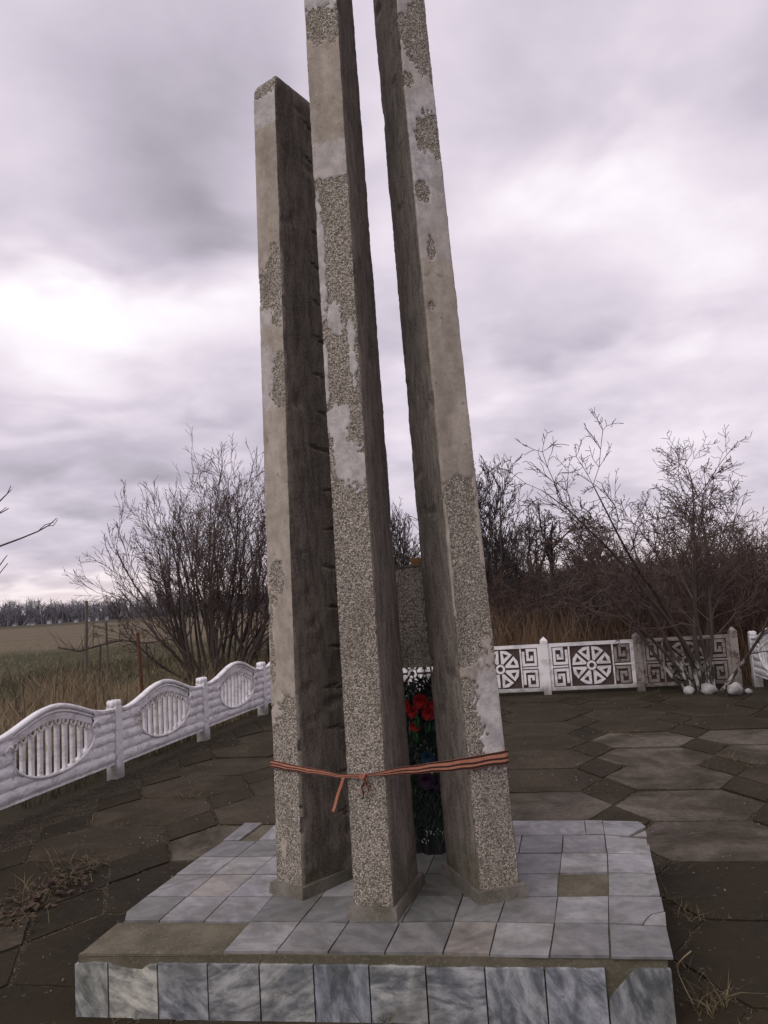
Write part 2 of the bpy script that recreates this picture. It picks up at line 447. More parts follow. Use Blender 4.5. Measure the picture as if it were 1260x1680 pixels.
# paving bed
def line_pt(P, d, s): return P + d * s
cornerL = LF1 + LD * 4.75
plz = MB()
pA = LF1 - LD * 9; pB = cornerL; pC = FF1 + FD * (FL * 2.06); pD = Vector((pC.x - 1.5, -3, 0))
plz.prism([(pA.x, pA.y), (pD.x, pD.y), (pC.x + .1, pC.y), (pB.x, pB.y + .1)], -.30, -.008)
plaza = plz.build('plaza', M['soil']); tag(plaza, kind='structure')
PZ = [(pA.x, pA.y), (pD.x, pD.y), (pC.x, pC.y), (pB.x, pB.y)]
def in_plaza(x, y, mg=.1):
    n = len(PZ)
    for i in range(n):
        a, c = PZ[i], PZ[(i + 1) % n]
        dx, dy = c[0] - a[0], c[1] - a[1]; L = math.hypot(dx, dy)
        if ((x - a[0]) * -dy + (y - a[1]) * dx) / L < mg: return False
    return True
HW, HS, HH = .525, .305, .393     # half point width, half edge, half depth
JG = .007
def hexpoly(g): return [(-HW + g, 0), (-HS + g * .4, -HH + g), (HS - g * .4, -HH + g), (HW - g, 0), (HS - g * .4, HH - g), (-HS + g * .4, HH - g)]
def wob(poly, a, seed):
    rr = random.Random(seed); outp = []
    n = len(poly)
    for i in range(n):
        p, q = poly[i], poly[(i + 1) % n]
        for t in (0, .33, .66):
            x = p[0] + (q[0] - p[0]) * t; y = p[1] + (q[1] - p[1]) * t
            outp.append((x + rr.uniform(-a, a), y + rr.uniform(-a, a)))
    return outp
hex_me = []; dia_me = []
DW, DH = HW - HS, HH
for k in range(5):
    b = MB(); pl = wob(hexpoly(.010), .010, k); b.prism([(x * .994, y * .994) for x, y in pl], -.09, 0)
    hex_me.append(b.mesh('paving_slab', M['slab']))
    b = MB(); pl = wob([(-DW + .018, 0), (0, -DH + .025), (DW - .018, 0), (0, DH - .025)], .007, 50 + k); b.prism(pl, -.09, 0)
    dia_me.append(b.mesh('paving_slab', M['slab']))
H0 = (gnd(1004, 1321) + gnd(1260, 1317)) / 2
light_spots = [(gnd(1130, 1320), .8), (gnd(1100, 1275), .7), (gnd(1080, 1236), .8), (gnd(1050, 1205), .9), (gnd(1160, 1385), .75), (gnd(1220, 1200), .7), (gnd(910, 1325), .6), (gnd(300, 1393), .75), (gnd(1230, 1240), .7)]
dark_spots = [gnd(1190, 1500), gnd(1190, 1600), gnd(80, 1570), gnd(150, 1470), gnd(60, 1650), gnd(100, 1340)]
rs = random.Random(3)
# footprint of the plinth: slabs wholly beneath it are left out
PL = [gnd(124, 1563, .25), gnd(1106, 1571, .25), gnd(1060, 1346, .25), gnd(402, 1350, .25)]
def in_plinth(x, y, mg):
    for i in range(4):
        a, c = PL[i], PL[(i + 1) % 4]; dx, dy = c.x - a.x, c.y - a.y
        if ((x - a.x) * -dy + (y - a.y) * dx) / math.hypot(dx, dy) < mg: return False
    return True
joints = []
for i in range(-9, 7):
    for j in range(-9, 12):
        for kind in (0, 1):
            P = H0 + E1 * (i * 2 * HW + (HW if kind else 0)) + E2 * (j * 2 * HH + (HH if kind else 0))
            if not in_plaza(P.x, P.y, .22) or P.y < 1.5 or in_plinth(P.x, P.y, .5): continue
            if abs(P.x) > P.y * .60 + 1.2: continue
            me = rs.choice(dia_me if kind else hex_me)
            o = obj('paving_slab', me, plaza)
            o.location = (P.x, P.y, rs.uniform(-.005, .005))
            o.rotation_euler = (rs.gauss(0, .007), rs.gauss(0, .007), ANG + (math.pi if rs.random() < .5 else 0) + rs.gauss(0, .006))
            t = .050 + .020 * rs.random()
            if kind: t *= .72
            else:
                for q, w in light_spots:
                    if (q - P).length < .42: t = .140 * w + .035
            if P.y > 8.5: t *= .85
            for q in dark_spots:
                if (q - P).length < .6: t = min(t, .026)
            t *= .82; bl_ = .64 + max(0, t - .04) * 3.2; o.color = (t * (1.26 if t < .06 else 1.16), t * .99, t * min(.78, bl_), 1)
            joints.append((P, kind))

# ------------------------------------------------------------------ plinth
ZT = .25
def tp(u, v): 
    g = gnd(u, v, ZT); return (g.x, g.y)
plinth = empty('marble_plinth', ((PL[0] + PL[2]) / 2).xyz * 1.0); plinth.location.z = 0
PO = plinth.location.copy()
tag(plinth, 'low square plinth faced with grey marble tiles under the three pillars', 'plinth')
def loc2(p): return (p[0] - PO.x, p[1] - PO.y)
def insetq(poly, d):
    c = (sum(p[0] for p in poly) / len(poly), sum(p[1] for p in poly) / len(poly)); o = []
    for p in poly:
        vx, vy = c[0] - p[0], c[1] - p[1]; L = math.hypot(vx, vy); o.append((p[0] + vx / L * d, p[1] + vy / L * d))
    return o
core = MB()
cq = insetq([loc2((p.x, p.y)) for p in PL], .028)
# dense top rim so the worn mortar bed has an uneven edge
rim = []
for i in range(4):
    a, c = cq[i], cq[(i + 1) % 4]
    for k in range(24):
        t = k / 24; nn = noise.noise((i * 7 + k * .7, 2.1, 0)) * .006
        x = a[0] + (c[0] - a[0]) * t; y = a[1] + (c[1] - a[1]) * t
        L = math.hypot(x, y); rim.append((x + x / L * nn, y + y / L * nn))
core.prism(rim, -.06, ZT - .010)
core.build('concrete_core', M['core'], plinth)
# mortar bed left where two front tiles are gone
bed = MB(); bq = [loc2(tp(128, 1561)), loc2(tp(366, 1562)), loc2(tp(411, 1513)), loc2(tp(193, 1508))]
nbx, nby = 46, 20
for jj in range(nby + 1):
    for ii in range(nbx + 1):
        a_, c_ = ii / nbx, jj / nby
        x = (bq[0][0] * (1 - a_) + bq[1][0] * a_) * (1 - c_) + (bq[3][0] * (1 - a_) + bq[2][0] * a_) * c_
        y = (bq[0][1] * (1 - a_) + bq[1][1] * a_) * (1 - c_) + (bq[3][1] * (1 - a_) + bq[2][1] * a_) * c_
        z = ZT - .008 + .0045 * noise.noise((x * 9, y * 9, 2)) + .003 * noise.noise((x * 34, y * 34, 5))
        if ii in (0, nbx) or jj in (0, nby): z = ZT - .016
        bed.v.append((x, y, z))
for jj in range(nby):
    for ii in range(nbx):
        k_ = jj * (nbx + 1) + ii; bed.f.append((k_, k_ + 1, k_ + nbx + 2, k_ + nbx + 1)); bed.mi.append(0)
bed.build('mortar_bed', M['core'], plinth, True)
rows = {
 0: ([(366, 1561), (453, 1561), (538, 1562), (631, 1563), (727, 1563), (803, 1566), (901, 1568), (1002, 1569), (1106, 1570)],
     [(411, 1512), (492, 1512), (571, 1513.5), (656, 1513.5), (745, 1511.5), (816, 1512.5), (909, 1514.5), (999, 1515), (1094, 1520)]),
 1: ([(187, 1511), (261, 1511), (334.5, 1511), (412, 1511.5), (492, 1512), (571, 1513), (659, 1512), (744.5, 1511), (817, 1512), (910, 1514), (999, 1514.5), (1094, 1519)],
     [(239, 1471), (307, 1471), (374, 1471), (447.6, 1470.5), (527, 1470.5), (602, 1470), (684, 1470), (759, 1470), (831, 1471), (915, 1471), (998, 1470), (1085, 1471)]),
 2: ([(239, 1470.5), (307, 1470.5), (374, 1470.5), (447, 1470), (527, 1470), (602, 1469.5), (684, 1469.5), (759, 1469.5), (836, 1470.5), (915, 1470.5), (998, 1469.5), (1085, 1470.5)],
     [(288, 1435), (351, 1434.8), (415.5, 1434.8), (483, 1434.6), (556, 1434.5), (625, 1434.2), (699, 1434), (770, 1433.8), (840, 1433.5), (916.4, 1433), (997, 1432), (1076, 1433)]),
 3: ([(288, 1434.5), (351, 1434.3), (415.5, 1434.3), (483, 1434), (556, 1434), (625, 1433.7), (699, 1433.5), (770, 1433.3), (840, 1433), (918, 1432.5), (997, 1431.5), (1076, 1432.5)],
     [(328, 1406), (388, 1405.7), (450, 1405), (513, 1404), (583, 1403), (647, 1402), (713, 1401.5), (778, 1401), (847, 1400), (921.9, 1400), (996, 1400), (1069, 1401)]),
 4: ([(328, 1405.5), (388, 1405), (450, 1404.5), (513, 1403.5), (583, 1402.5), (647, 1401.5), (713, 1401), (778, 1400.5), (851, 1399.5), (922, 1399.5), (996, 1399.5), (1069, 1400.5)],
     [(366, 1380), (422, 1379), (478, 1378), (540, 1376.5), (605, 1375), (665, 1373.5), (727, 1372), (790, 1371), (857, 1370), (923.6, 1370), (992, 1369.5), (1063, 1373)]),
 5: ([(366, 1379), (424, 1378), (500, 1377), (590, 1375), (690, 1372.5), (790, 1370.5), (962, 1369), (992, 1369), (1063, 1372)],
     [(402, 1350), (455, 1349.5), (525, 1349), (610, 1348), (705, 1347), (800, 1346.5), (959, 1346), (988, 1346), (1058, 1347)]),
}
tr = random.Random(11)
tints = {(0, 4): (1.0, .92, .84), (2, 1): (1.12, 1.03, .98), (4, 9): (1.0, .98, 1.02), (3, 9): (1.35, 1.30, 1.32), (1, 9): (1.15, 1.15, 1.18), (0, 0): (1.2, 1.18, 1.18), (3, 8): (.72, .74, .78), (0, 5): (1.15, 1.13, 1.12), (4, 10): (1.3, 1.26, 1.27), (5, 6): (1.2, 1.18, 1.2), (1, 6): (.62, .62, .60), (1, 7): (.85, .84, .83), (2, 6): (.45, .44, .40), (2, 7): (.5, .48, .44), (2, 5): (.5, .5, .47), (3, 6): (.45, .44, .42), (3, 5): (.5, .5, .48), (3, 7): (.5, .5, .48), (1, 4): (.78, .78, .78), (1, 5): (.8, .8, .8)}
for r_, (bot, top) in rows.items():
    for k in range(len(bot) - 1):
        if r_ == 2 and k == 9: continue          # lost tile
        q = [loc2(tp(*bot[k])), loc2(tp(*bot[k + 1])), loc2(tp(*top[k + 1])), loc2(tp(*top[k]))]
        q = insetq(q, .003 + tr.random() ** 2 * .0045)
        if (r_, k) == (4, 10): q = [q[0], q[1], (q[1][0] * .45 + q[2][0] * .55, q[1][1] * .45 + q[2][1] * .55), (q[3][0] * .7 + q[2][0] * .3, q[3][1] * .7 + q[2][1] * .3), q[3]]
        if (r_, k) == (5, 7): q = [q[0], (q[0][0] * .45 + q[1][0] * .55, q[0][1] * .45 + q[1][1] * .55), (q[1][0] * .35 + q[2][0] * .65, q[1][1] * .35 + q[2][1] * .65), (q[3][0] * .15 + q[2][0] * .85, q[3][1] * .15 + q[2][1] * .85), q[3]]
        if (r_, k) == (5, 0): q = [q[0], (q[0][0] * .55 + q[1][0] * .45, q[0][1] * .55 + q[1][1] * .45), (q[3][0] * .45 + q[2][0] * .55, q[3][1] * .45 + q[2][1] * .55), q[3]]
        if (r_, k) == (1, 0): q = [(q[0][0] * .78 + q[1][0] * .22, q[0][1] * .78 + q[1][1] * .22), q[1], q[2], q[3], (q[0][0] * .65 + q[3][0] * .35, q[0][1] * .65 + q[3][1] * .35)]
        if (r_, k) == (1, 10):
            cut = [loc2(tp(*p)) for p in ((1056, 1516), (1062, 1507), (1070, 1500), (1091, 1495.5))]
            b = MB(); b.prism([cut[0], q[1], cut[3], cut[2], cut[1]], ZT - .0105, ZT - .001); o = b.build('tile', M['marble_top'], plinth); o.color = (1.02, 1.0, .98, 1)
            e_ = [(p[0] - .003, p[1] + .004) for p in cut]; q = [q[0], e_[0], e_[1], e_[2], e_[3], q[2], q[3]]
        b = MB(); dz = tr.uniform(-.0015, .0015)
        poly_ = q if (r_, k) == (1, 10) else wob(q, .0012, r_ * 40 + k)
        b.prism(poly_, ZT - .0105, ZT + dz)
        o = b.build('tile', M['marble_top'], plinth)
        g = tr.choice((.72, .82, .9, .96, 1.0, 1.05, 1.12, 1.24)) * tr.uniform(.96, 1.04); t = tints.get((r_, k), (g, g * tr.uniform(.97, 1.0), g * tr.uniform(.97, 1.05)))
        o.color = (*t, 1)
# cracked-off pieces
for nm, pix in (('tile', [(1038, 1371), (1062, 1372), (1059, 1362)]), ('tile', [(1027, 1378), (1063, 1387), (1061, 1376), (1012, 1371.5)])):
    b = MB(); b.prism(insetq([loc2(tp(*p)) for p in pix], .003), ZT - .0105, ZT - .002); o = b.build(nm, M['marble_top'], plinth); o.color = (1.2, 1.17, 1.18, 1)
# facing tiles of the front
FLp, FRp = Vector(PL[0]), Vector(PL[1]); fd = (FRp - FLp); fw = fd.length; fd.normalize()
fn = Vector((fd.y, -fd.x, 0))
def fx(u, v=1590):
    """distance along the front edge of the plinth at pixel column u"""
    d = pray(u, v); # intersect with front plane
    t = (FLp - EYEP).dot(fn) / d.dot(fn); X = EYEP + d * t
    return (X - FLp).dot(fd), X.z
bounds = [122, 177, 258, 340, 425, 514, 605, 698, 795, 893, 993, 1102]
ftint = [(1.05, 1.06, .98), (1.35, 1.3, 1.15), (.85, .87, .9), (.95, .95, .94), (1.0, 1.0, .98), (.78, .82, .9), (1.02, 1.02, 1.0), (.95, .96, 1.0), (.95, .97, 1.02), (.92, .95, 1.03), (.72, .74, .75)]
for k in range(11):
    x0 = fx(bounds[k])[0] + .003; x1 = fx(bounds[k + 1])[0] - .003
    zt = ZT - .040 - (.004 if k > 6 else 0)
    zb = -.02
    if k == 10: poly = [(x0, zb), (x1, zb), (x1, zt), (x0 + (x1 - x0) * .48, zt), (x0 + .002, zb + (zt - zb) * .52)]
    elif k == 1: poly = [(x0, zb), (x1, zb), (x1, zt - .004), (x0 + (x1 - x0) * .82, zt - .008), (x0 + (x1 - x0) * .66, zt - .03), (x0 + (x1 - x0) * .3, zt - .022), (x0 + (x1 - x0) * .1, zt - .012), (x0, zt)]
    else:
        poly = [(x0, zb), (x1, zb)]
        for t in (1, .8, .6, .4, .2, 0): poly.append((x0 + (x1 - x0) * t, zt - tr.random() * .006))
    b = MB(); kk = 0
    b.slabxz(poly, 0, .022)
    o = b.build('facing_tile', M['marble_front'], plinth)
    mt = Matrix((fd, -fn, Vector((0, 0, 1)))).transposed().to_4x4()
    base = FLp - PO + fn * (.000 + tr.uniform(-.001, .003)); base.z = 0
    mt.translation = base; o.matrix_local = mt
    o.color = (*ftint[k], 1)
# mortar lip above the facing
b = MB(); b.slabxz([(.01, ZT - .075), (fw - .02, ZT - .075), (fw - .02, ZT - .0115)] + [(fw - .02 - (fw - .03) * t / 30, ZT - .0115 - abs(noise.noise((t * .8, 5, 1))) * .006) for t in range(1, 30)] + [(.01, ZT - .0115)], .006, .030)
o = b.build('mortar_lip', M['core'], plinth); o.matrix_local = mt.copy(); o.matrix_local.translation = (FLp - PO).xy.to_3d()

# ------------------------------------------------------------------ pillars
def lerp(a, b, t): return a + (b - a) * t
class PillarSpec: pass
def v3(x, y, z): return Vector((x, y, z))
PB = ZT + .045
def pillar(name, label, fl, ar, back, lean_fl, lean_ar, lean_bk, height, arris_right, maskf, seed, footpx, notch=False):
    """fl, ar: two front corners at the base (left, right as seen), back: rear end of the visible long side"""
    side_from = ar if arris_right else fl
    dv = back - side_from
    q0 = [fl, ar, ar + dv, fl + dv]               # base ring, counter clockwise from above
    lb = lean_bk
    def top(P, l): return Vector((P.x + l[0] * (height - PB), P.y + l[1] * (height - PB), height))
    q1 = [top(q0[0], lean_fl), top(q0[1], lean_ar), top(q0[2], lb[1]), top(q0[3], lb[0])]
    cen = (q0[0] + q0[1] + q0[2] + q0[3]) / 4
    base = empty(name, (cen.x, cen.y, ZT))
    O = Vector((cen.x, cen.y, ZT))
    nf, ns, nb = 34, 14, 8
    per = [(0, 1, i / nf, 0) for i in range(nf)] + [(1, 2, i / ns, 1) for i in range(ns)] + [(2, 3, i / nb, 1) for i in range(nb)] + [(3, 0, i / ns, 1) for i in range(ns)]
    nz = int((height - PB) / .0065)
    V = []; A = []; Bw = []; S = []
    lerpq = lambda t: [q0[i].lerp(q1[i], t) for i in range(4)]
    npz = len(per)
    for k in range(nz + 1):
        t = k / nz; z = PB + (height - PB) * t
        q = lerpq(t)
        ndir = []
        for i in range(4):
            e = q[(i + 1) % 4] - q[i]; ndir.append(Vector((e.y, -e.x, 0)).normalized())
        for (a, c, s, sd) in per:
            P = q[a].lerp(q[c], s); nn = ndir[a]
            pz = Vector((P.x + seed, P.y, z))
            if not sd:
                ww = noise.noise(pz * 9) * .5 + noise.noise(pz * 24) * .35 + noise.noise(pz * 62) * .38
                pl, wh = maskf(s, z, ww, noise.noise(pz * 4.0))
                rough = noise.noise(pz * 75) * .0016 + noise.noise(pz * 26) * .0010
                dsp = lerp(-.0055 + rough, noise.noise(pz * 6) * .0015, pl)
                if s < .06 or s > .94: dsp -= abs(noise.noise(pz * 24)) * .004
            else:
                pl, wh = 0, 0
                dsp = noise.noise(pz * 9) * .003 + noise.noise(Vector((pz.x * 40, pz.y * 40, pz.z * 14))) * .0022
                g = noise.noise(Vector((seed * 3.1 + a, 0, z * 2.1)))
                # shuttering marks: small ragged notches
                nk = noise.noise(Vector((P.x * 9, P.y * 9, z * 10 + seed)))
                if nk > .42: dsp -= (nk - .42) * .035
                if notch and a == 1 and s > .35:
                    zz_ = z + s * .06 + noise.noise(Vector((s * 9, z, 3))) * .02; ph = (zz_ / .205) % 1.0; wd_ = noise.noise(Vector((math.floor(zz_ / .205) * 3.7, 1, 1)))
                    if wd_ > -.15 and ph < .06 + .05 * wd_ and s > .68 - wd_ * .4 and s < .9 + wd_ * .2: dsp -= .009
            cc = 0
            if s == 0: nn = (ndir[a] + ndir[a - 1]).normalized(); dsp -= .004 + abs(noise.noise(pz * 33)) * .004
            P = P + nn * dsp
            if t > .985: P = P.lerp(sum(q, Vector()) / 4, ((t - .985) / .015) ** 2 * .12)
            V.append((P.x - O.x, P.y - O.y, z - O.z)); A.append(pl); Bw.append(wh); S.append(sd if s != 0 or sd == 0 else 1)
    F = []
    for k in range(nz):
        for i in range(npz):
            j = (i + 1) % npz
            F.append((k * npz + i, k * npz + j, (k + 1) * npz + j, (k + 1) * npz + i))
    F.append(tuple(nz * npz + i for i in range(npz)))
    me = bpy.data.meshes.new('shaft'); me.from_pydata(V, [], F); me.materials.append(M['pillar'])
    for nme, arr in (('plaster', A), ('white', Bw), ('side', S)):
        at_ = me.attributes.new(nme, 'FLOAT', 'POINT'); at_.data.foreach_set('value', arr)
    me.polygons.foreach_set('use_smooth', [True] * len(F)); me.update()
    sh = obj('shaft', me, base)
    # concrete foot
    fq = []
    cx = sum((p.x for p in q0)) / 4; cy = sum((p.y for p in q0)) / 4
    ex = .022
    ring0 = []; ring1 = []
    for i in range(4):
        p = q0[i]; e1 = (q0[i] - q0[i - 1]).normalized(); e2 = (q0[i] - q0[(i + 1) % 4]).normalized()
        ring0.append(p + (e1 + e2) * ex); ring1.append(p + (e1 + e2) * (ex - .006))
    b = MB(); n = 0
    pts0 = []; pts1 = []
    for i in range(4):
        for t in (0, .2, .4, .6, .8):
            a0 = ring0[i].lerp(ring0[(i + 1) % 4], t); a1 = ring1[i].lerp(ring1[(i + 1) % 4], t)
            w_ = noise.noise((a0.x * 20, a0.y * 20, seed)) * .004
            pts0.append((a0.x - O.x + w_, a0.y - O.y - w_, -.004)); pts1.append((a1.x - O.x + w_, a1.y - O.y - w_, .052 + w_ * 1.2))
    n = len(pts0); b.v = pts0 + pts1
    for i in range(n):
        j = (i + 1) % n; b.f.append((i, j, n + j, n + i))
    b.f.append(tuple(range(n, 2 * n))); b.f.append(tuple(reversed(range(n)))); b.mi = [0] * (n + 2)
    b.build('foot', M['foot'], base)
    tag(base, label, 'pillar')
    return q0, q1

def zof(u, v, Y): return at(u, v, Y).z
def sm(x, a, b):
    t = max(0., min(1., (x - a) / (b - a))); return t * t * (3 - 2 * t)
def ell(s, z, cs, cz, rs_, rz, ww): # >0 inside
    d = math.sqrt(((s - cs) / rs_) ** 2 + ((z - cz) / rz) ** 2); return 1 - d + ww * .95
def comb(base, holes, adds, s, z, ww):
    p = base
    for h in holes: p = min(p, 1 - sm(ell(s, z, *h, ww), -.12, .12))
    for a in adds: p = max(p, sm(ell(s, z, *a, ww), -.12, .12))
    return p
# left pillar
fl = gnd(452, 1448, PB); ar = gnd(496, 1458, PB); d_ = (gnd(573, 1425, PB) - ar).normalized()
YL = ar.y
zl = lambda v: zof(470, v, YL)
def mask_left(s, z, ww, w2):
    base = sm(z + ww * .16 + (s - .5) * -.10, zl(1172), zl(1150))
    holes = [(.72, zl(452), .34, .19), (.25, zl(470), .45, .10), (.80, zl(628), .36, .125), (.42, zl(950), .26, .085), (.3, zl(985), .13, .03), (.25, zl(128), .8, .05), (.1, zl(1010), .08, .14), (.15, zl(1090), .07, .12)]
    adds = [(.35, zl(1400), .14, .07)]
    p = comb(base, holes, adds, s, z, ww)
    wh = max(sm(z, zl(196), zl(194)), (1 - sm(abs(z - zl(512)), .04, .055)) * .8, sm(ell(s, z, .25, zl(610), .55, .16, ww * .5), -.1, .1) * .7)
    return p, wh * (.8 + .2 * w2)
LQ = pillar('concrete_pillar', 'shortest concrete pillar at left, its flat top below the frame edge', fl, ar, ar + d_ * .40, (.0186, 0), (.0168, 0), ((.002, 0), (-.0036, 0)), zof(450, 118, YL), True, mask_left, 1.3, None, True)
# centre pillar
fl = gnd(579, 1488, PB); ar = gnd(646, 1491, PB); d_ = (gnd(686, 1437, PB) - ar).normalized()
YC = ar.y; zc = lambda v: zof(580, v, YC)
def mask_centre(s, z, ww, w2):
    base = sm(z + ww * .05, zc(286), zc(280))
    holes = [(.5, zc(28), .75, .085)]
    adds = [(.38, zc(518), .22, .075), (.82, zc(580), .10, .17), (.3, zc(690), .34, .10), (.62, zc(765), .40, .10), (.30, zc(770), .18, .05), (.10, zc(420), .12, .30), (.06, zc(600), .08, .2), (.25, zc(730), .16, .08)]
    p = comb(base, holes, adds, s, z, ww)
    wh = max((sm(z, zc(286), zc(284)) - sm(z + ww * .02, zc(226), zc(223))) * .55, sm(z, zc(20), zc(14)) * .8)
    if z < zc(300): wh = .75
    return p, wh
CQ = pillar('concrete_pillar', 'middle concrete pillar standing foremost, with the ribbon knot on its front', fl, ar, ar + d_ * .40, (.0020, 0), (.0002, 0), ((-.006, -.004), (-.0095, -.004)), 5.75, True, mask_centre, 5.7, None)
# right pillar
fl = gnd(789, 1465, PB); ar = gnd(854, 1452, PB); d_ = (gnd(733, 1420, PB) - fl).normalized()
YR = fl.y; zr = lambda v: zof(720, v, YR)
def mask_right(s, z, ww, w2):
    base = sm(z + ww * .06 + abs(s - .5) * .1, zr(782), zr(768))
    holes = [(.62, zr(60), .75, .155), (.9, zr(12), .45, .12), (.15, zr(124), .20, .045), (.66, zr(212), .42, .11), (.85, zr(236), .2, .06), (.28, zr(308), .20, .055), (.36, zr(402), .13, .058), (.22, zr(500), .12, .02), (.98, zr(110), .08, .06)]
    adds = [(.98, zr(845), .13, .26), (.80, zr(1170), .44, .24), (.35, zr(1108), .5, .035), (.75, zr(1222), .3, .05), (.02, zr(900), .06, .3)]
    p = comb(base, holes, adds, s, z, ww)
    wh = max(sm(z, zr(424), zr(416)) * (.45 + .55 * sm(w2, -.3, .35)), sm(ell(s, z, .75, zr(1185), .6, .22, ww), -.2, .3))
    return p, wh * .9
RQ = pillar('concrete_pillar', 'tallest concrete pillar at right, its render flaking over pebbly patches', fl, ar, fl + d_ * .40, (-.0213, 0), (-.0294, 0), ((-.016, -.004), (-.0084, -.004)), 6.2, False, mask_right, 9.1, None)

# concrete panel fixed across the rear edges of the pillars
rear = [q for Q in (LQ, CQ, RQ) for q in (Q[0][2], Q[0][3])]
def inE(P): return P.dot(E1), P.dot(E2)
yb = max(inE(LQ[0][2])[1], inE(RQ[0][2])[1], inE(RQ[0][3])[1]) - .03
c0 = E2 * yb
x0 = inE(LQ[0][2])[0] - .12; x1 = inE(RQ[0][2])[0] + .04
zb_, zt_ = at(690, 1104, (E2 * yb + E1 * .9).y).z, at(690, 926, (E2 * yb + E1 * .9).y).z
pn = empty('concrete_screen', (0, 0, 0)); PC = E1 * ((x0 + x1) / 2) + E2 * (yb + .04); pn.location = (PC.x, PC.y, zb_); pn.rotation_euler = (0, 0, ANG)
tag(pn, 'pebbled concrete panel fixed behind the pillars, seen in the gap beside the middle one', 'panel')
b = MB(); w2_ = (x1 - x0) / 2; hh = zt_ - zb_
nxx, nzz = 60, 60
b.box(-w2_, w2_, -.034, .04, 0, hh)
slab = b.build('slab', M['pillar'], pn)
for nme, v_ in (('plaster', 0.), ('white', 0.), ('side', 0.)):
    a_ = slab.data.attributes.new(nme, 'FLOAT', 'POINT'); a_.data.foreach_set('value', [v_] * len(slab.data.vertices))
b = MB(); b.box(-w2_ - .006, w2_ + .006, -.040, .046, hh, hh + .012)
b.build('coping', M['foot'], pn)
bp = at(686, 925, (PC).y); 
b = MB(); b.prism(wob([(-.036, -.03), (.036, -.03), (.036, .03), (-.036, .03)], .004, 5), 0, .034)
br = b.build('brick', M['ochre']); br.location = (bp.x, PC.y, zb_ + hh + .0122); br.rotation_euler = (0, 0, ANG + .2)
tag(br, 'small ochre brick lying on top of the rear concrete panel', 'brick')

# ------------------------------------------------------------------ ribbon
def on_plane(u, v, A, B):
    """point where pixel ray meets the vertical plane through A, B"""
    e = B - A; nn = Vector((e.y, -e.x, 0)).normalized(); d = pray(u, v)
    return EYEP + d * ((A - EYEP).dot(nn) / d.dot(nn)), nn
def edge_at(Q, i, z):
    t = (z - PB) / (Q[1][0].z - PB); return Q[0][i].lerp(Q[1][i], t)
rib = empty('ribbon', (edge_at(CQ, 0, .95) + edge_at(CQ, 1, .95)) / 2)
tag(rib, 'orange and black striped ribbon tied round the three pillars', 'ribbon')
RO = rib.location.copy()
def band(path, name):
    """path: (point, half width, up tilt)"""
    P = [Vector(p[0]) for p in path]; b = MB()
    # resample with smooth subdivisions
    seq = []
    for i in range(len(P) - 1):
        n = max(2, int((P[i + 1] - P[i]).length / .02))
        for k in range(n):
            t = k / n; seq.append((P[i].lerp(P[i + 1], t), path[i][1] + (path[i + 1][1] - path[i][1]) * t))
    seq.append((P[-1], path[-1][1]))
    cuts = [-1, -.94, -.56, -.22, .10, .44, .62, .95, 1.0]
    mats = [1, 2, 1, 0, 2, 1, 2, 1]
    mats = [2, 0, 2, 2, 1, 2, 0, 2] if False else [1, 2, 1, 2, 1, 1, 2, 0]
    L = len(cuts); k0 = 0
    for idx, (p, hw) in enumerate(seq):
        for c in cuts:
            wv = noise.noise((idx * .3, c * .6, len(path))) * .004
            b.v.append((p.x - RO.x + 0, p.y - RO.y - abs(wv), p.z - RO.z + c * hw + wv * .8))
    for i in range(len(seq) - 1):
        for c in range(L - 1):
            b.f.append((i * L + c, (i + 1) * L + c, (i + 1) * L + c + 1, i * L + c + 1)); b.mi.append(mats[c])
    o = b.build(name, [M['orange'], M['orange2'], M['blk']], rib, True)
    md = o.modifiers.new('thickness', 'SOLIDIFY'); md.thickness = .0016; md.offset = 0
    return o
def out(P, Q, i, e=.006):
    c = sum(Q[0], Vector()) / 4; v = Vector((P.x - c.x, P.y - c.y, 0)).normalized(); return P + v * e
zA = on_plane(450, 1253, LQ[0][0], LQ[0][1])[0].z; zB = on_plane(497, 1262, LQ[0][0], LQ[0][1])[0].z
zC = on_plane(571, 1273, CQ[0][0], CQ[0][1])[0].z; zK = on_plane(606, 1272, CQ[0][0], CQ[0][1])[0].z; zD = on_plane(640, 1267, CQ[0][0], CQ[0][1])[0].z
zE = on_plane(776, 1251, RQ[0][0], RQ[0][1])[0].z; zF = on_plane(830, 1242, RQ[0][0], RQ[0][1])[0].z
pA_ = out(edge_at(LQ, 0, zA), LQ, 0, .008); pB_ = out(edge_at(LQ, 1, zB), LQ, 1, .008)
pC_ = out(edge_at(CQ, 0, zC), CQ, 0, .010); pD_ = out(edge_at(CQ, 1, zD), CQ, 1, .009)
fc = (edge_at(CQ, 1, zK) - edge_at(CQ, 0, zK)); nC = Vector((fc.y, -fc.x, 0)).normalized()
pK_ = edge_at(CQ, 0, zK).lerp(edge_at(CQ, 1, zK), .47) + nC * .014
pE_ = out(edge_at(RQ, 0, zE), RQ, 0, .009); pF_ = out(edge_at(RQ, 1, zF), RQ, 1, .008)
pG_ = out(edge_at(RQ, 2, zF), RQ, 2, .008); pG_.z = zF
pH_ = out(edge_at(LQ, 3, zA), LQ, 3, .008); pH_.z = zA
band([(pH_, .013), (pA_, .017), (pB_, .0145), (pB_.lerp(pC_, .5), .012), (pC_, .009), (pK_, .006)], 'band')
band([(pK_, .006), (pD_, .012), (pD_.lerp(pE_, .5), .021), (pE_, .027), (pF_, .031), (pG_, .028)], 'band')
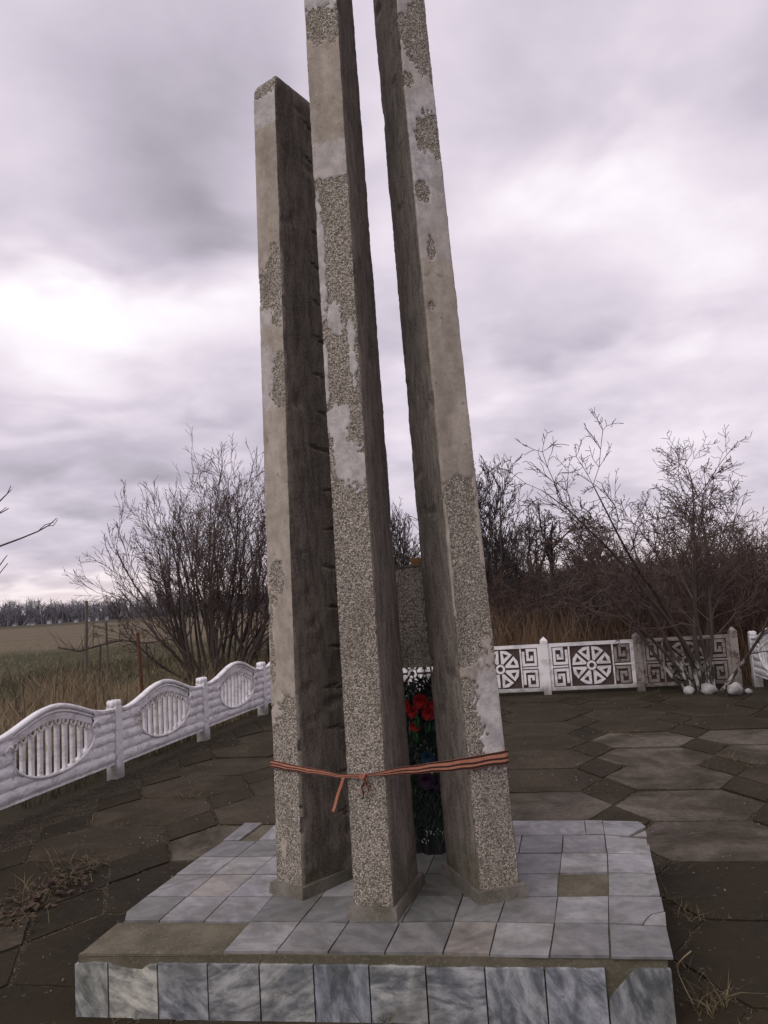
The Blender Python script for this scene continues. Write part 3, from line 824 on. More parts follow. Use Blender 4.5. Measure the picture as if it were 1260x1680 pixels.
# knot and tails
b = MB(); c = pK_ - RO
for k in range(3):
    pts = []
    for t in range(9):
        a = t / 8 * math.pi * 2; pts.append((c.x + math.cos(a) * .010 + (k - 1) * .004, c.y - .006 + math.sin(a) * .006, c.z + math.sin(a + k) * .011))
    b.tube(pts, [.0042] * 9, 5, k % 2)
b.build('knot', [M['orange'], M['orange2']], rib, True)
def tail(name, p0, p1, w, twist, mats):
    b = MB(); n = 24
    for i in range(n + 1):
        t = i / n; p = Vector(p0).lerp(Vector(p1), t); a = twist * t
        p.x += math.sin(t * 9) * .004 * (1 if twist > 1 else .3)
        dx, dy = math.cos(a) * w, -abs(math.sin(a)) * w
        b.v += [(p.x - dx - RO.x, p.y - dy - RO.y, p.z - RO.z), (p.x - RO.x, p.y - RO.y, p.z - RO.z - .0005), (p.x + dx - RO.x, p.y + dy - RO.y, p.z - RO.z)]
    for i in range(n):
        for c in (0, 1):
            b.f.append((i * 3 + c, i * 3 + 3 + c, i * 3 + 4 + c, i * 3 + 1 + c)); b.mi.append(c)
    o = b.build(name, mats, rib, True); md = o.modifiers.new('thickness', 'SOLIDIFY'); md.thickness = .0016; md.offset = 0
t0 = pC_ + Vector((-.004, -.006, -.004)); t1 = at(546, 1332, t0.y)
tail('tail', t0, t1, .007, .6, [M['orange'], M['orange2']])
t0 = pK_ + Vector((.004, -.012, -.004)); t1 = at(594, 1311, t0.y)
tail('tail', t0, t1, .008, 9.0, [M['orange'], M['blk']])
t0 = pK_ + Vector((.006, -.012, -.004)); t1 = at(605, 1298, t0.y)
tail('tail', t0, t1, .006, 7.0, [M['blk'], M['orange']])

# ------------------------------------------------------------------ wreath behind the pillars
wc = gnd(708, 1408, ZT); wr = empty('memorial_wreath', (wc.x, wc.y + .10, ZT), ANG)
tag(wr, 'dark artificial wreath with red flowers leaning behind the pillars', 'wreath')
wrr = random.Random(5)
def ring_pt(a, rx=.20, rz=.43): # leaning oval
    x = math.cos(a) * rx; z = .47 + math.sin(a) * rz
    return Vector((x, -.02 + z * .04, z))
b = MB()
for k in range(5200):
    a = wrr.uniform(0, 2 * math.pi); rr = wrr.uniform(.3, 1.05) if wrr.random() < .8 else wrr.uniform(0, .9)
    P = ring_pt(a, .20 * rr, .43 * rr) + Vector((0, wrr.uniform(-.035, .03), 0))
    d = Vector((wrr.gauss(0, 1), wrr.gauss(-.25, .5), wrr.gauss(.15, 1))).normalized() * wrr.uniform(.03, .075)
    if P.z + d.z < .003: d.z = abs(d.z)
    n_ = d.cross(Vector((0, 1, .2))).normalized() * .005
    b.quad(P - n_, P + n_, P + d)
b.build('needle_fringe', M['needle'], wr)
b = MB(); pts = [ring_pt(k / 24 * 2 * math.pi) for k in range(25)]; b.tube(pts, [.022] * 25, 6); 
b.tube([(-.1, -.01, 0), (-.09, .0, .6)], [.008, .008], 5); b.tube([(.1, -.01, 0), (.09, .0, .6)], [.008, .008], 5)
b.build('frame', M['black'], wr)
# fronds rising above
for k in range(5):
    b = MB(); base_ = Vector((wrr.uniform(-.12, .12), .01, .84)); tip = base_ + Vector((wrr.uniform(-.16, .16), .03, wrr.uniform(.13, .2)))
    for i in range(26):
        t = i / 25; p = base_.lerp(tip, t)
        for sgn in (-1, 1):
            d = Vector((sgn * .045 * (1 - t * .6), -.01, .035)); b.quad(p - Vector((0, 0, .003)), p + Vector((0, 0, .003)), p + d)
    b.tube([base_, tip], [.003, .0015], 4); b.build('frond', M['needle'], wr)
def flower(P, r, mat, name='flower'):
    b = MB(); rg = random.Random(int(P.x * 1e4) + int(P.z * 1e4))
    for ring in range(3):
        n = 7 - ring; rr = r * (1 - ring * .24)
        for k in range(n):
            a = 2 * math.pi * (k + ring * .5) / n + rg.uniform(-.15, .15); up = .35 + ring * .5
            d = Vector((math.cos(a), -up, math.sin(a))); d.normalize(); s_ = Vector((-math.sin(a), 0, math.cos(a))) * rr * .5
            p0 = P; p1 = P + d * rr * .6; p2 = P + d * rr + Vector((0, rr * .12 * rg.random(), 0))
            kk = len(b.v)
            b.v += [tuple(q) for q in (p0 - s_ * .25, p0 + s_ * .25, p1 + s_, p1 - s_, p2 + s_ * .75, p2 - s_ * .75, p2 + d * rr * .12)]
            b.f += [(kk, kk + 1, kk + 2, kk + 3), (kk + 3, kk + 2, kk + 4, kk + 5), (kk + 5, kk + 4, kk + 6)]; b.mi += [0] * 3
    b.build(name, mat, wr, True)
inv = (Matrix.Translation(wr.location) @ Matrix.Rotation(ANG, 4, 'Z')).inverted()
yw = wr.location.y - .05
for (u, v, r, mt_) in ((690, 1150, .040, 'redp'), (703, 1170, .037, 'redp'), (677, 1168, .032, 'redp'), (712, 1156, .030, 'redp'), (681, 1192, .028, 'redp'), (662, 1158, .036, 'redp'), (732, 1182, .036, 'redp'), (702, 1243, .038, 'bluep'), (718, 1250, .032, 'bluep'), (700, 1280, .045, 'purp'), (716, 1286, .035, 'purp'), (650, 1260, .045, 'bluep'), (740, 1280, .045, 'purp')):
    flower(inv @ at(u, v, yw), r, M[mt_])
for (u, v, u2, v2) in ((684, 1198, 684, 1170), (684, 1220, 680, 1196), (698, 1206, 706, 1184), (712, 1200, 716, 1182)):
    p = inv @ at(u, v, yw - .012); q = inv @ at(u2, v2, yw - .02); s_ = Vector((.016, 0, .004)); mid_ = p.lerp(q, .5) + Vector((0, -.012, 0))
    b = MB(); b.quad(p, mid_ + s_, q, mid_ - s_); b.quad(p, mid_ - s_ * .1 + Vector((0, .003, 0)), q); b.build('leaf', M['gleaf'], wr)
# black satin sash with remnants of silver print
b = MB(); sp = []
for i in range(13):
    t = i / 12; x = -.11 + .22 * t; sp.append((x, math.sin(t * 8) * .012 + math.sin(t * 23) * .008))
for i in range(12):
    (xa, ya), (xb, yb2) = sp[i], sp[i + 1]
    b.quad((xa, -.045 + ya, .004), (xb, -.045 + yb2, .004), (xb, -.03 + yb2, .30), (xa, -.03 + ya, .30))
b.build('sash', M['black'], wr, True)
b = MB()
for k in range(26):
    u = wrr.uniform(697, 728); v = 1366 + wrr.gauss(0, 2.2) if k < 19 else 1379 + wrr.gauss(0, 3)
    p = inv @ at(u if k < 19 else 690 + wrr.uniform(0, 14), v, wr.location.y - .09); s_ = wrr.uniform(.0012, .003)
    b.box(p.x - s_ * .6, p.x + s_ * .6, p.y - .001, p.y + .001, p.z - s_, p.z + s_)
tag(b.build('silver_print', M['silver'], wr), kind='stuff')

# ------------------------------------------------------------------ left arched fence
PLEN = 1.90
def arch_top(t): # t 0..1 along the panel
    x = abs(t - .5) * 2
    return .54 + .175 * (0.5 + .5 * math.cos(math.pi * min(1, x / .92)))
CEN, HAW = .5, .31
def open_lo(t):
    u = (t - CEN) / HAW
    return .36 - .24 * math.sqrt(max(0, 1 - u * u))
def open_hi(t): return arch_top(t) - .125
def panel_meshes():
    L = PLEN - .12; res = {}
    b = MB(); n = 72
    def relief(t, z):
        lg = math.sin(math.pi * ((z - .02) / .098 % 1.0)); c = .5 + .5 * noise.noise((t * 14, z * 9, 0))
        return -.026 * math.sqrt(max(0, lg)) * (.65 + .6 * c) + .004 * noise.noise((t * 60, z * 40, 7))
    def strip(z0f, z1f, ts, rows, rel):
        for i in range(len(ts) - 1):
            for j in range(rows):
                P = []
                for (tt, jj) in ((ts[i], j), (ts[i + 1], j), (ts[i + 1], j + 1), (ts[i], j + 1)):
                    z = z0f(tt) + (z1f(tt) - z0f(tt)) * jj / rows
                    P.append((tt * L, -.022 + (relief(tt, z) if rel else 0), z))
                b.quad(*P)
                b.quad(*[(p[0], .028, p[2]) for p in reversed(P)])
            # closing top and bottom
            for f_, s_ in ((z0f, 1), (z1f, -1)):
                a0, a1 = f_(ts[i]), f_(ts[i + 1]); q = [(ts[i] * L, -.022, a0), (ts[i] * L, .028, a0), (ts[i + 1] * L, .028, a1), (ts[i + 1] * L, -.022, a1)]
                b.quad(*(q if s_ > 0 else q[::-1]))
    l0, l1 = CEN - HAW, CEN + HAW
    tl = [l0 * k / 14 for k in range(15)]; tm = [l0 + (l1 - l0) * k / 44 for k in range(45)]; tr_ = [l1 + (1 - l1) * k / 14 for k in range(15)]
    strip(lambda t: 0, arch_top, tl, 34, True); strip(lambda t: 0, arch_top, tr_, 34, True)
    strip(lambda t: 0, open_lo, tm, 20, True); strip(open_hi, arch_top, tm, 3, False)
    for t_ in (l0, l1):
        b.quad((t_ * L, -.022, open_lo(t_)), (t_ * L, .028, open_lo(t_)), (t_ * L, .028, open_hi(t_)), (t_ * L, -.022, open_hi(t_)))
    res['body'] = b.mesh('panel', M['white'])
    c = MB(); pts = [(k / 40 * L, -.020, arch_top(k / 40) - .012) for k in range(41)]; c.tube(pts, [.026] * 41, 7)
    pts = [(k / 40 * L, -.024, arch_top(k / 40) - .055) for k in range(41)]; c.tube(pts, [.011] * 41, 6)
    res['coping'] = c.mesh('coping', M['white'], True)
    c = MB(); pts = []
    for k in range(41):
        t = l0 + (l1 - l0) * k / 40; pts.append((t * L, -.040, open_lo(t)))
    # curled ends
    e0 = [(l0 * L + .055 * math.cos(a) - .03, -.040, .42 + .05 * math.sin(a)) for a in [R(x) for x in (200, 150, 100, 50, 0, -50)]]
    e1 = [(l1 * L - .055 * math.cos(a) + .03, -.040, .42 + .05 * math.sin(a)) for a in [R(x) for x in (-50, 0, 50, 100, 150, 200)]]
    pts = e0 + pts + e1; c.tube(pts, [.015] * len(pts), 6); res['rim'] = c.mesh('rim', M['white'], True)
    rings = []
    for k in range(10):
        t = l0 + (l1 - l0) * (k + .5) / 10; x = t * L; z = open_hi(t) - .020
        c = MB(); pp = [(x + math.cos(a) * .034, -.012, z + math.sin(a) * .034) for a in [2 * math.pi * q / 12 for q in range(13)]]
        c.tube(pp, [.011] * 13, 5); rings.append(c.mesh('ring', M['white'], True))
    res['rings'] = rings
    bal = []
    for k in range(10):
        t = l0 + (l1 - l0) * (k + .5) / 10; x = t * L; z0 = min(open_lo(t - .012), open_lo(t + .012), open_lo(t)) - .01; z0 = open_lo(t) - .03; z1 = open_hi(t) - .045
        c = MB(); w = .0235
        poly = [(x - w, z0), (x + w, z0), (x + w, z0 + .02), (x + w * .8, z0 + .05), (x + w * .8, z1 - .03), (x + w, z1), (x - w, z1), (x - w * .8, z1 - .03), (x - w * .8, z0 + .05), (x - w, z0 + .02)]
        c.slabxz(poly, -.016, .016); bal.append(c.mesh('baluster', M['white']))
    res['bal'] = bal
    return res
PM = panel_meshes()
def post_mesh():
    b = MB(); w = .055
    b.prism([(-w, -w), (w, -w), (w, w), (-w, w)], -.06, .70)
    b.prism([(-w - .006, -w - .006), (w + .006, -w - .006), (w + .006, w + .006), (-w - .006, w + .006)], -.06, .13)
    return b.mesh('post', M['white'])
POST = post_mesh()
def cap_mesh():
    b = MB()
    for dx in (-.035, .035):
        for k in range(4):
            a = k * math.pi / 2 + .4; n = 7
            cx, cy = dx + math.cos(a) * .020, math.sin(a) * .030
            pts = [(cx, cy, .70), (cx, cy, .715), (cx, cy, .74), (cx + .003, cy, .757), (cx, cy, .763)]
            b.tube(pts, [.020, .027, .028, .018, .003], 6)
    return b.mesh('cap', M['white'], True)
CAP = cap_mesh()
rt0 = random.Random(4)
def arched_fence(label, P0, D, n, start):
    f = empty('concrete_fence', (P0.x, P0.y, 0), math.atan2(D.y, D.x)); tag(f, label, 'fence')
    for k in range(n + 1):
        po = obj('post', POST, f, ((start + k) * PLEN, 0, 0)); obj('cap', CAP, po)
        if k == n: break
        x = (start + k) * PLEN + .06
        p = obj('panel', PM['body'], f, (x, rt0.uniform(-.008, .008), .13 + rt0.uniform(-.012, .012))); p.rotation_euler = (rt0.gauss(0, .015), rt0.gauss(0, .006), rt0.gauss(0, .004))
        obj('coping', PM['coping'], p); obj('rim', PM['rim'], p)
        for q in PM['rings']: obj('ring', q, p)
        for q in PM['bal']: obj('baluster', q, p)
    return f
# seen from inside the plaza the panel faces the plaza: local -y must point to the plaza
arched_fence('white concrete fence with arched panels and balusters along the left of the plaza', LF1, LD, 5, -2)
# ------------------------------------------------------------------ far meander fence
def frame_bar(b, x0, z0, x1, z1, w):
    if abs(x1 - x0) > abs(z1 - z0): b.slabxz([(min(x0, x1) - w, z0 - w), (max(x0, x1) + w, z0 - w), (max(x0, x1) + w, z0 + w), (min(x0, x1) - w, z0 + w)], -.020, .0)
    else: b.slabxz([(x0 - w, min(z0, z1) + w * 1.0), (x0 + w, min(z0, z1) + w), (x0 + w, max(z0, z1) - w), (x0 - w, max(z0, z1) - w)], -.0195, .0)
PW = FL - .11; PH = .70
def meander(b, cx, cz, s, fx_, fz_):
    w = .0195
    pts = [(1, -1), (1, 1), (-1, 1), (-1, -1), (.42, -1), (.42, .45), (-.36, .45), (-.36, -.42)]
    pts = [(-1, -1), (-1, 1), (1, 1), (1, -1), (-.30, -1), (-.30, .30), (.40, .30), (.40, -.42)]
    pts = [(cx + p[0] * s[0] * fx_, cz + p[1] * s[1] * fz_) for p in pts]
    for a, c in zip(pts[:-1], pts[1:]): frame_bar(b, a[0], a[1], c[0], c[1], w)
def far_panel_meshes():
    r = {}
    b = MB(); b.box(0, PW, .0, .035, 0, PH); r['plate'] = b.mesh('panel', M['dark'])
    b = MB(); w = .026
    for (x0, z0, x1, z1) in ((w, w, PW - w, w), (w, PH - w, PW - w, PH - w), (w, 0, w, PH), (PW - w, 0, PW - w, PH)): frame_bar(b, x0, z0, x1, z1, w)
    r['frame'] = b
    cw = PH * .46; mc = PW / 2; cz = PH / 2
    bl = (mc - cw - .05) / 2
    mm = []
    for sx in (-1, 1):
        for sz in (-1, 1):
            b = MB(); meander(b, mc + sx * (cw + bl) , cz + sz * PH * .225, (bl - .035, PH * .155), sx, -sz if True else sz); mm.append(b)
    r['me'] = mm
    dv_ = []
    for sx in (-1, 1):
        b = MB(); dv_.append(b)
        frame_bar(b, mc + sx * (cw - .005), .045, mc + sx * (cw - .005), PH - .045, .011)
        b = MB(); dv_.append(b); frame_bar(b, mc + sx * (cw + .03), cz, mc + sx * (PW / 2 - .05), cz, .012)
    r['div'] = dv_
    wd = []
    ro = PH * .40
    for k in range(8):
        a = 2 * math.pi * (k + .5) / 8; da = math.pi / 8 - .055
        outer = [(.055, -.03)]
        def pt(rr, an): return (mc + rr * math.cos(an), cz + rr * math.sin(an))
        A0 = pt(.085, a - da * .55); A1 = pt(ro, a - da); A2 = pt(ro * 1.03, a); A3 = pt(ro, a + da); A4 = pt(.085, a + da * .55)
        I0 = pt(.165, a); I1 = pt(ro - .038, a - da * .55); I2 = pt(ro - .038, a + da * .55)
        b = MB()
        for poly in ([A0, A1, I1, I0], [A1, A2, A3, I2, I1], [A3, A4, I0, I2], [A4, A0, I0]):
            ar_ = sum(poly[i][0] * poly[(i + 1) % len(poly)][1] - poly[(i + 1) % len(poly)][0] * poly[i][1] for i in range(len(poly)))
            b.slabxz(poly if ar_ > 0 else poly[::-1], -.019, .0)
        wd.append(b)
    r['wd'] = wd
    b = MB()
    for k in range(12):
        a0, a1 = 2 * math.pi * k / 12, 2 * math.pi * (k + 1) / 12
        poly = [(mc + rr * math.cos(a), cz + rr * math.sin(a)) for rr, a in ((.038, a0), (.072, a0), (.072, a1), (.038, a1))]
        b.slabxz(poly, -.021, .0)
    r['hub'] = b
    return r
FM = far_panel_meshes()
def meshes_for(mat):
    return dict(frame=FM['frame'].mesh('frame', mat), me=[q.mesh('meander', mat) for q in FM['me']], div=[q.mesh('divider', mat) for q in FM['div']], wd=[q.mesh('wheel_wedge', mat) for q in FM['wd']], hub=FM['hub'].mesh('hub', mat))
FW_, FB_ = meshes_for(M['whiter']), meshes_for(M['worn'])
ff = empty('meander_fence', (FF1.x, FF1.y, 0), math.atan2(FD.y, FD.x))
tag(ff, 'low fence of wheel and meander relief panels closing the far side of the plaza', 'fence')
def fpost(mat):
    b = MB(); w = .055; b.prism([(-w, -.05), (w, -.05), (w, .06), (-w, .06)], -.06, .80)
    k = len(b.v); b.v += [(-w, -.05, .80), (w, -.05, .80), (w, .06, .80), (-w, .06, .80), (0, .005, .86)]
    for i in range(4): b.f.append((k + i, k + (i + 1) % 4, k + 4)); b.mi.append(0)
    return b.mesh('post', mat)
FPW, FPB = fpost(M['whiter']), fpost(M['worn'])
for k in range(-3, 3):
    obj('post', FPB if k >= 1 else FPW, ff, (k * FL, 0, 0))
    if k == 2: break
    S = FB_ if k == 1 else FW_
    p = obj('panel', FM['plate'], ff, (k * FL + .055, .0, .05))
    obj('frame', S['frame'], p); obj('hub', S['hub'], p)
    for i, q in enumerate(S['me']):
        obj('meander', (FB_['me'][i] if (k == 0 and i > 1) else q), p)
    for q in S['wd']: obj('wheel_wedge', q, p)
    for q in S['div']: obj('divider', q, p)
# right fence from the far corner toward the viewer
RC = gnd(1232, 1122); RD = -E2
arched_fence('white concrete fence at the right edge, meeting the far fence behind the tree', RC + Vector((.10, 0, 0)), RD, 2, 0)

# ------------------------------------------------------------------ bare trees and shrubs
class Tree:
    def __init__(s, seed): s.r = random.Random(seed); s.trunk = MB(); s.crown = MB(); s.count = 0
    def branch(s, P, D, L, rad, lvl, par):
        r = s.r; n = max(3, int(L / par['seg'][lvl])); n = min(n, 9)
        pts = [tuple(P)]; rads = [rad]; p = Vector(P); d = Vector(D)
        end = max(par['rmin'], rad * par['taper'][lvl])
        kids = []
        for i in range(1, n + 1):
            d = (d + Vector((r.gauss(0, 1), r.gauss(0, 1), r.gauss(0, 1))) * par['wig'][lvl] + Vector((0, 0, par['up'][lvl]))).normalized()
            p = p + d * (L / n)
            if p.z < .05: p.z = .05 + abs(p.z) * .2
            pts.append(tuple(p)); rads.append(rad + (end - rad) * i / n)
            kids.append((p.copy(), d.copy(), i / n, rads[-1]))
        (s.trunk if lvl <= par['trunk_lvl'] else s.crown).tube(pts, rads, 6 if lvl == 0 else (4 if lvl == 1 else 3))
        s.count += 1
        if lvl + 1 >= par['levels']: return
        nk = par['kids'][lvl]; nk = max(1, int(round(nk * r.uniform(.75, 1.25))))
        for k in range(nk):
            f = par['from'][lvl] + (1 - par['from'][lvl]) * (k + r.random()) / nk
            i = min(n - 1, int(f * n)); q, dd, t, rr = kids[i]
            a = dd.cross(Vector((r.gauss(0, 1), r.gauss(0, 1), r.gauss(0, 1)))).normalized()
            ang = r.gauss(par['ang'][lvl], .16)
            nd = (dd * math.cos(ang) + a * math.sin(ang)).normalized()
            s.branch(q, nd, L * par['len'][lvl] * r.uniform(.6, 1.15) * (1.15 - .5 * t), max(par['rmin'], rr * par['rad'][lvl]), lvl + 1, par)
def make(seed, stems, par):
    t = Tree(seed)
    for (P, D, L, rad) in stems: t.branch(Vector(P), Vector(D).normalized(), L, rad, 0, par)
    return t
def plant(name, t, loc, tw, bark, label, cat, group=None, rz=0, sc=1):
    e = empty(name, loc, rz); e.scale = (sc, sc, sc)
    t.trunk.build('trunk', M[bark], e, True); t.crown.build('crown', M[tw], e)
    tag(e, label, cat, group); return e
rt = random.Random(21)
# big shrub behind the left fence
stems = []
for k in range(19):
    a = rt.uniform(0, 2 * math.pi); sp = rt.uniform(.08, .62)
    stems.append(((math.cos(a) * .45 * rt.random(), math.sin(a) * .4 * rt.random(), 0), (math.cos(a) * sp, math.sin(a) * sp * .8, 1), rt.uniform(2.8, 4.0), rt.uniform(.028, .05)))
for sx, l_ in ((-1.05, 2.7), (-.9, 2.9), (-.75, 3.2), (-.6, 3.5), (-1.0, 2.3), (-.5, 3.7), (.9, 3.2), (.6, 3.6), (.3, 3.9), (.15, 4.1), (-.05, 4.2), (-.25, 4.1), (.45, 3.8), (.05, 3.6)): stems.append(((0, 0, 0), (sx, rt.uniform(-.3, .3), 1), l_, .04))
par = dict(levels=4, seg=[.35, .22, .16, .12], wig=[.075, .10, .13, .15], up=[.045, .05, .03, .02], taper=[.25, .3, .4, .6], kids=[9, 7, 4], ang=[.45, .48, .5], len=[.48, .5, .55], rad=[.5, .6, .7], rmin=.0040, trunk_lvl=0, **{'from': [.25, .15, .15]})
BL = gnd(352, 1118); BY = 13.6
bp_ = at(350, 1100, BY); t = make(101, stems, par)
plant('bare_shrub', t, (bp_.x, BY, -.05), 'twig_l', 'bark', 'wide bare many stemmed shrub behind the left fence', 'shrub', sc=.86)
# second shrub half hidden by the left pillar
stems = [((rt.uniform(-.2, .2), rt.uniform(-.2, .2), 0), (rt.uniform(-.6, .5), rt.uniform(-.4, .4), 1), rt.uniform(2.2, 3.2), rt.uniform(.025, .045)) for k in range(9)]
t = make(102, stems, par); bp_ = at(425, 1080, 16.5)
plant('bare_shrub', t, (bp_.x, 16.5, -.05), 'twig_l', 'bark', 'bare shrub half hidden behind the shortest pillar', 'shrub')
# near young tree beyond the left frame edge whose twigs reach in
t = Tree(77); NY = 6.6
tk = at(-150, 1150, NY); base_ = Vector((tk.x, NY, -.05))
t.trunk.tube([(0, 0, 0), (.03, 0, .8), (.0, .03, 1.5), (.05, 0, 2.2), (.02, .02, 2.9)], [.05, .042, .036, .026, .012], 7)
def hand(pix, r0, r1, yy=NY):
    p = [at(u, v, yy) - base_ for (u, v) in pix]; t.crown.tube([tuple(q) for q in p], [r0 + (r1 - r0) * i / (len(p) - 1) for i in range(len(p))], 5)
hand([(-140, 960), (-90, 930), (-40, 912), (0, 896), (35, 883), (62, 872), (80, 862), (93, 850)], .012, .0035)
hand([(62, 872), (74, 861), (88, 857)], .004, .003); hand([(78, 863), (88, 862), (95, 852)], .004, .003)
hand([(-140, 900), (-70, 860), (-30, 838), (0, 822), (12, 810), (18, 797)], .011, .0035); hand([(4, 818), (16, 806), (19, 803)], .004, .003)
hand([(-60, 862), (-20, 850), (0, 842), (8, 838), (14, 834)], .006, .004); hand([(-4, 843), (6, 836), (10, 832)], .004, .003)
hand([(-120, 1010), (-50, 968), (-10, 936), (0, 927), (8, 916), (12, 911)], .009, .003); hand([(-8, 945), (0, 940), (8, 930), (13, 924)], .005, .003)
hand([(-140, 960), (-160, 850), (-120, 740), (-100, 660)], .014, .004); hand([(-150, 900), (-200, 800), (-230, 720)], .012, .004)
e = empty('young_tree', tuple(base_)); t.trunk.build('trunk', M['bark'], e, True); t.crown.build('crown', M['bark'], e, True)
tag(e, 'young bare tree outside the left edge, its twig tips reaching into view', 'tree')
# right multi-stem tree by the far fence
TR = gnd(1158, 1134)
stems = []
spec = [(-.80, .1, 2.9, .028), (-.60, -.2, 3.2, .03), (-.42, .2, 3.5, .032), (-.28, .0, 4.0, .034), (-.16, .1, 4.6, .036), (-.04, -.1, 4.3, .034), (.10, .2, 3.8, .032), (.28, .0, 3.4, .03), (.48, .2, 3.0, .03), (.70, -.1, 2.7, .026), (.0, -.4, 3.0, .028), (-.4, .4, 3.1, .03), (.2, .4, 3.2, .03)]
for sx, sy, l_, r_ in spec: stems.append(((sx * .25, sy * .25, 0), (sx * .95, sy, 1), l_ * .80, r_))
par2 = dict(levels=4, seg=[.3, .2, .14, .1], wig=[.13, .18, .22, .24], up=[.02, .02, .02, .02], taper=[.18, .3, .4, .6], kids=[12, 8, 5], ang=[.65, .7, .75], len=[.38, .48, .5], rad=[.5, .6, .7], rmin=.0036, trunk_lvl=0, **{'from': [.22, .12, .12]})
t = make(31, stems, par2)
e = plant('bare_tree', t, (TR.x, TR.y, -.03), 'twig_l', 'lime', 'bare many stemmed tree with limewashed foot among white stones at right', 'tree', sc=1.10)
# trees of the thicket behind the far fence
par3 = dict(levels=4, seg=[.3, .2, .16, .12], wig=[.06, .08, .10, .12], up=[.07, .08, .06, .04], taper=[.2, .3, .4, .6], kids=[12, 7, 5], ang=[.40, .42, .5], len=[.42, .46, .5], rad=[.5, .6, .7], rmin=.0055, trunk_lvl=0, **{'from': [.2, .12, .12]})
stems = [((rt.uniform(-.5, .5), rt.uniform(-.4, .4), 0), (rt.uniform(-.42, .42), rt.uniform(-.3, .3), 1), rt.uniform(2.8, 3.7), rt.uniform(.03, .05)) for k in range(13)]
tA = make(41, stems, par3); p_ = at(775, 960, 17.5)
eA = plant('thicket_tree', tA, (p_.x, 17.5, -.05), 'twig_d', 'bark', 'tall upright bare tree rising just right of the tallest pillar', 'tree', sc=1.06)
par4 = dict(levels=5, seg=[.3, .25, .2, .15, .12], wig=[.06, .12, .16, .18, .2], up=[.03, .04, .03, .03, .02], taper=[.5, .35, .4, .5, .6], kids=[9, 7, 5, 3], ang=[.75, .6, .6, .6], len=[.75, .52, .5, .5], rad=[.55, .6, .62, .7], rmin=.0065, trunk_lvl=0, **{'from': [.45, .2, .15, .15]})
tB = make(43, [((0, 0, 0), (.05, 0, 1), 2.3, .10), ((.1, .1, 0), (-.25, .1, 1), 2.2, .08)], par4); p_ = at(893, 950, 21.0)
eB = plant('thicket_tree', tB, (p_.x, 21.0, -.05), 'twig_d', 'bark', 'round crowned bare tree behind the second panel of the far fence', 'tree', sc=1.14)
stems = [((rt.uniform(-.2, .2), rt.uniform(-.2, .2), 0), (sx, rt.uniform(-.3, .3), 1), rt.uniform(2.3, 3.2), .045) for sx in (-1.0, -.8, -.55, -.3, -.1, .15, .4, .7, .95)]
par5 = dict(par2); par5['rmin'] = .0048; par5['up'] = [-.02, .02, .02, .02]
tC = make(47, stems, par5); p_ = at(1090, 1000, 14.8)
eC = plant('thicket_tree', tC, (p_.x, 14.8, -.05), 'twig_r', 'bark', 'low spreading bare tree with arching boughs left of the limewashed tree', 'tree', sc=1.05)
# dense shrubs
shr = []
for k in range(3):
    stems = []
    for j in range(22):
        a = rt.uniform(0, 2 * math.pi); sp = rt.uniform(.1, 1.0)
        stems.append(((math.cos(a) * .4 * rt.random(), math.sin(a) * .4 * rt.random(), 0), (math.cos(a) * sp, math.sin(a) * sp, 1), rt.uniform(1.3, 2.0), .018))
    pp = dict(levels=4, seg=[.25, .2, .15, .12], wig=[.12, .16, .2, .2], up=[-.02, .0, .0, .02], taper=[.3, .4, .5, .6], kids=[7, 5, 3], ang=[.6, .7, .7], len=[.5, .5, .5], rad=[.6, .65, .7], rmin=.0038, trunk_lvl=0, **{'from': [.12, .1, .1]})
    shr.append(make(60 + k, stems, pp))
shr_me = [(q.trunk.mesh('stem', M['twig_r']), q.crown.mesh('crown', M['twig_r' if i != 1 else 'twig_d'])) for i, q in enumerate(shr)]
def shrub_at(u, Y, sc, z=1.0, lab='dense bare bramble shrub in the thicket behind the far fence', grp='bramble shrubs of the thicket'):
    p = at(u, 960, Y); i = rt.randrange(3); e = empty('bramble_shrub', (p.x, Y, -.08), rt.uniform(0, 6.28)); e.scale = (sc, sc, sc * z)
    obj('stem', shr_me[i][0], e); obj('crown', shr_me[i][1], e); tag(e, lab, 'shrub', grp)
for u in range(560, 1420, 62): shrub_at(u + rt.uniform(-18, 18), rt.uniform(15.8, 17.2), rt.uniform(.85, 1.05), 1.0, 'low bramble shrub in the front row of the thicket, just behind the reeds', 'front bramble row')
for u in range(560, 1420, 58): shrub_at(u + rt.uniform(-18, 18), rt.uniform(19.5, 22), rt.uniform(1.0, 1.22), 1.0, 'middle sized bramble shrub in the second row of the thicket', 'second bramble row')
for u in range(560, 1420, 66): shrub_at(u + rt.uniform(-18, 18), rt.uniform(26, 32), rt.uniform(1.15, 1.45), 1.0, 'tallest bramble shrub in the rearmost row of the thicket', 'rear bramble row')
for u, Y, s_ in ((1010, 13.9, .95), (1090, 13.6, .95), (1180, 13.6, 1.0), (1250, 13.4, 1.05), (1310, 13.8, 1.0)): shrub_at(u, Y, s_, 1.0, 'bramble shrub close behind the fence near the limewashed tree', 'brambles by the limewashed tree')
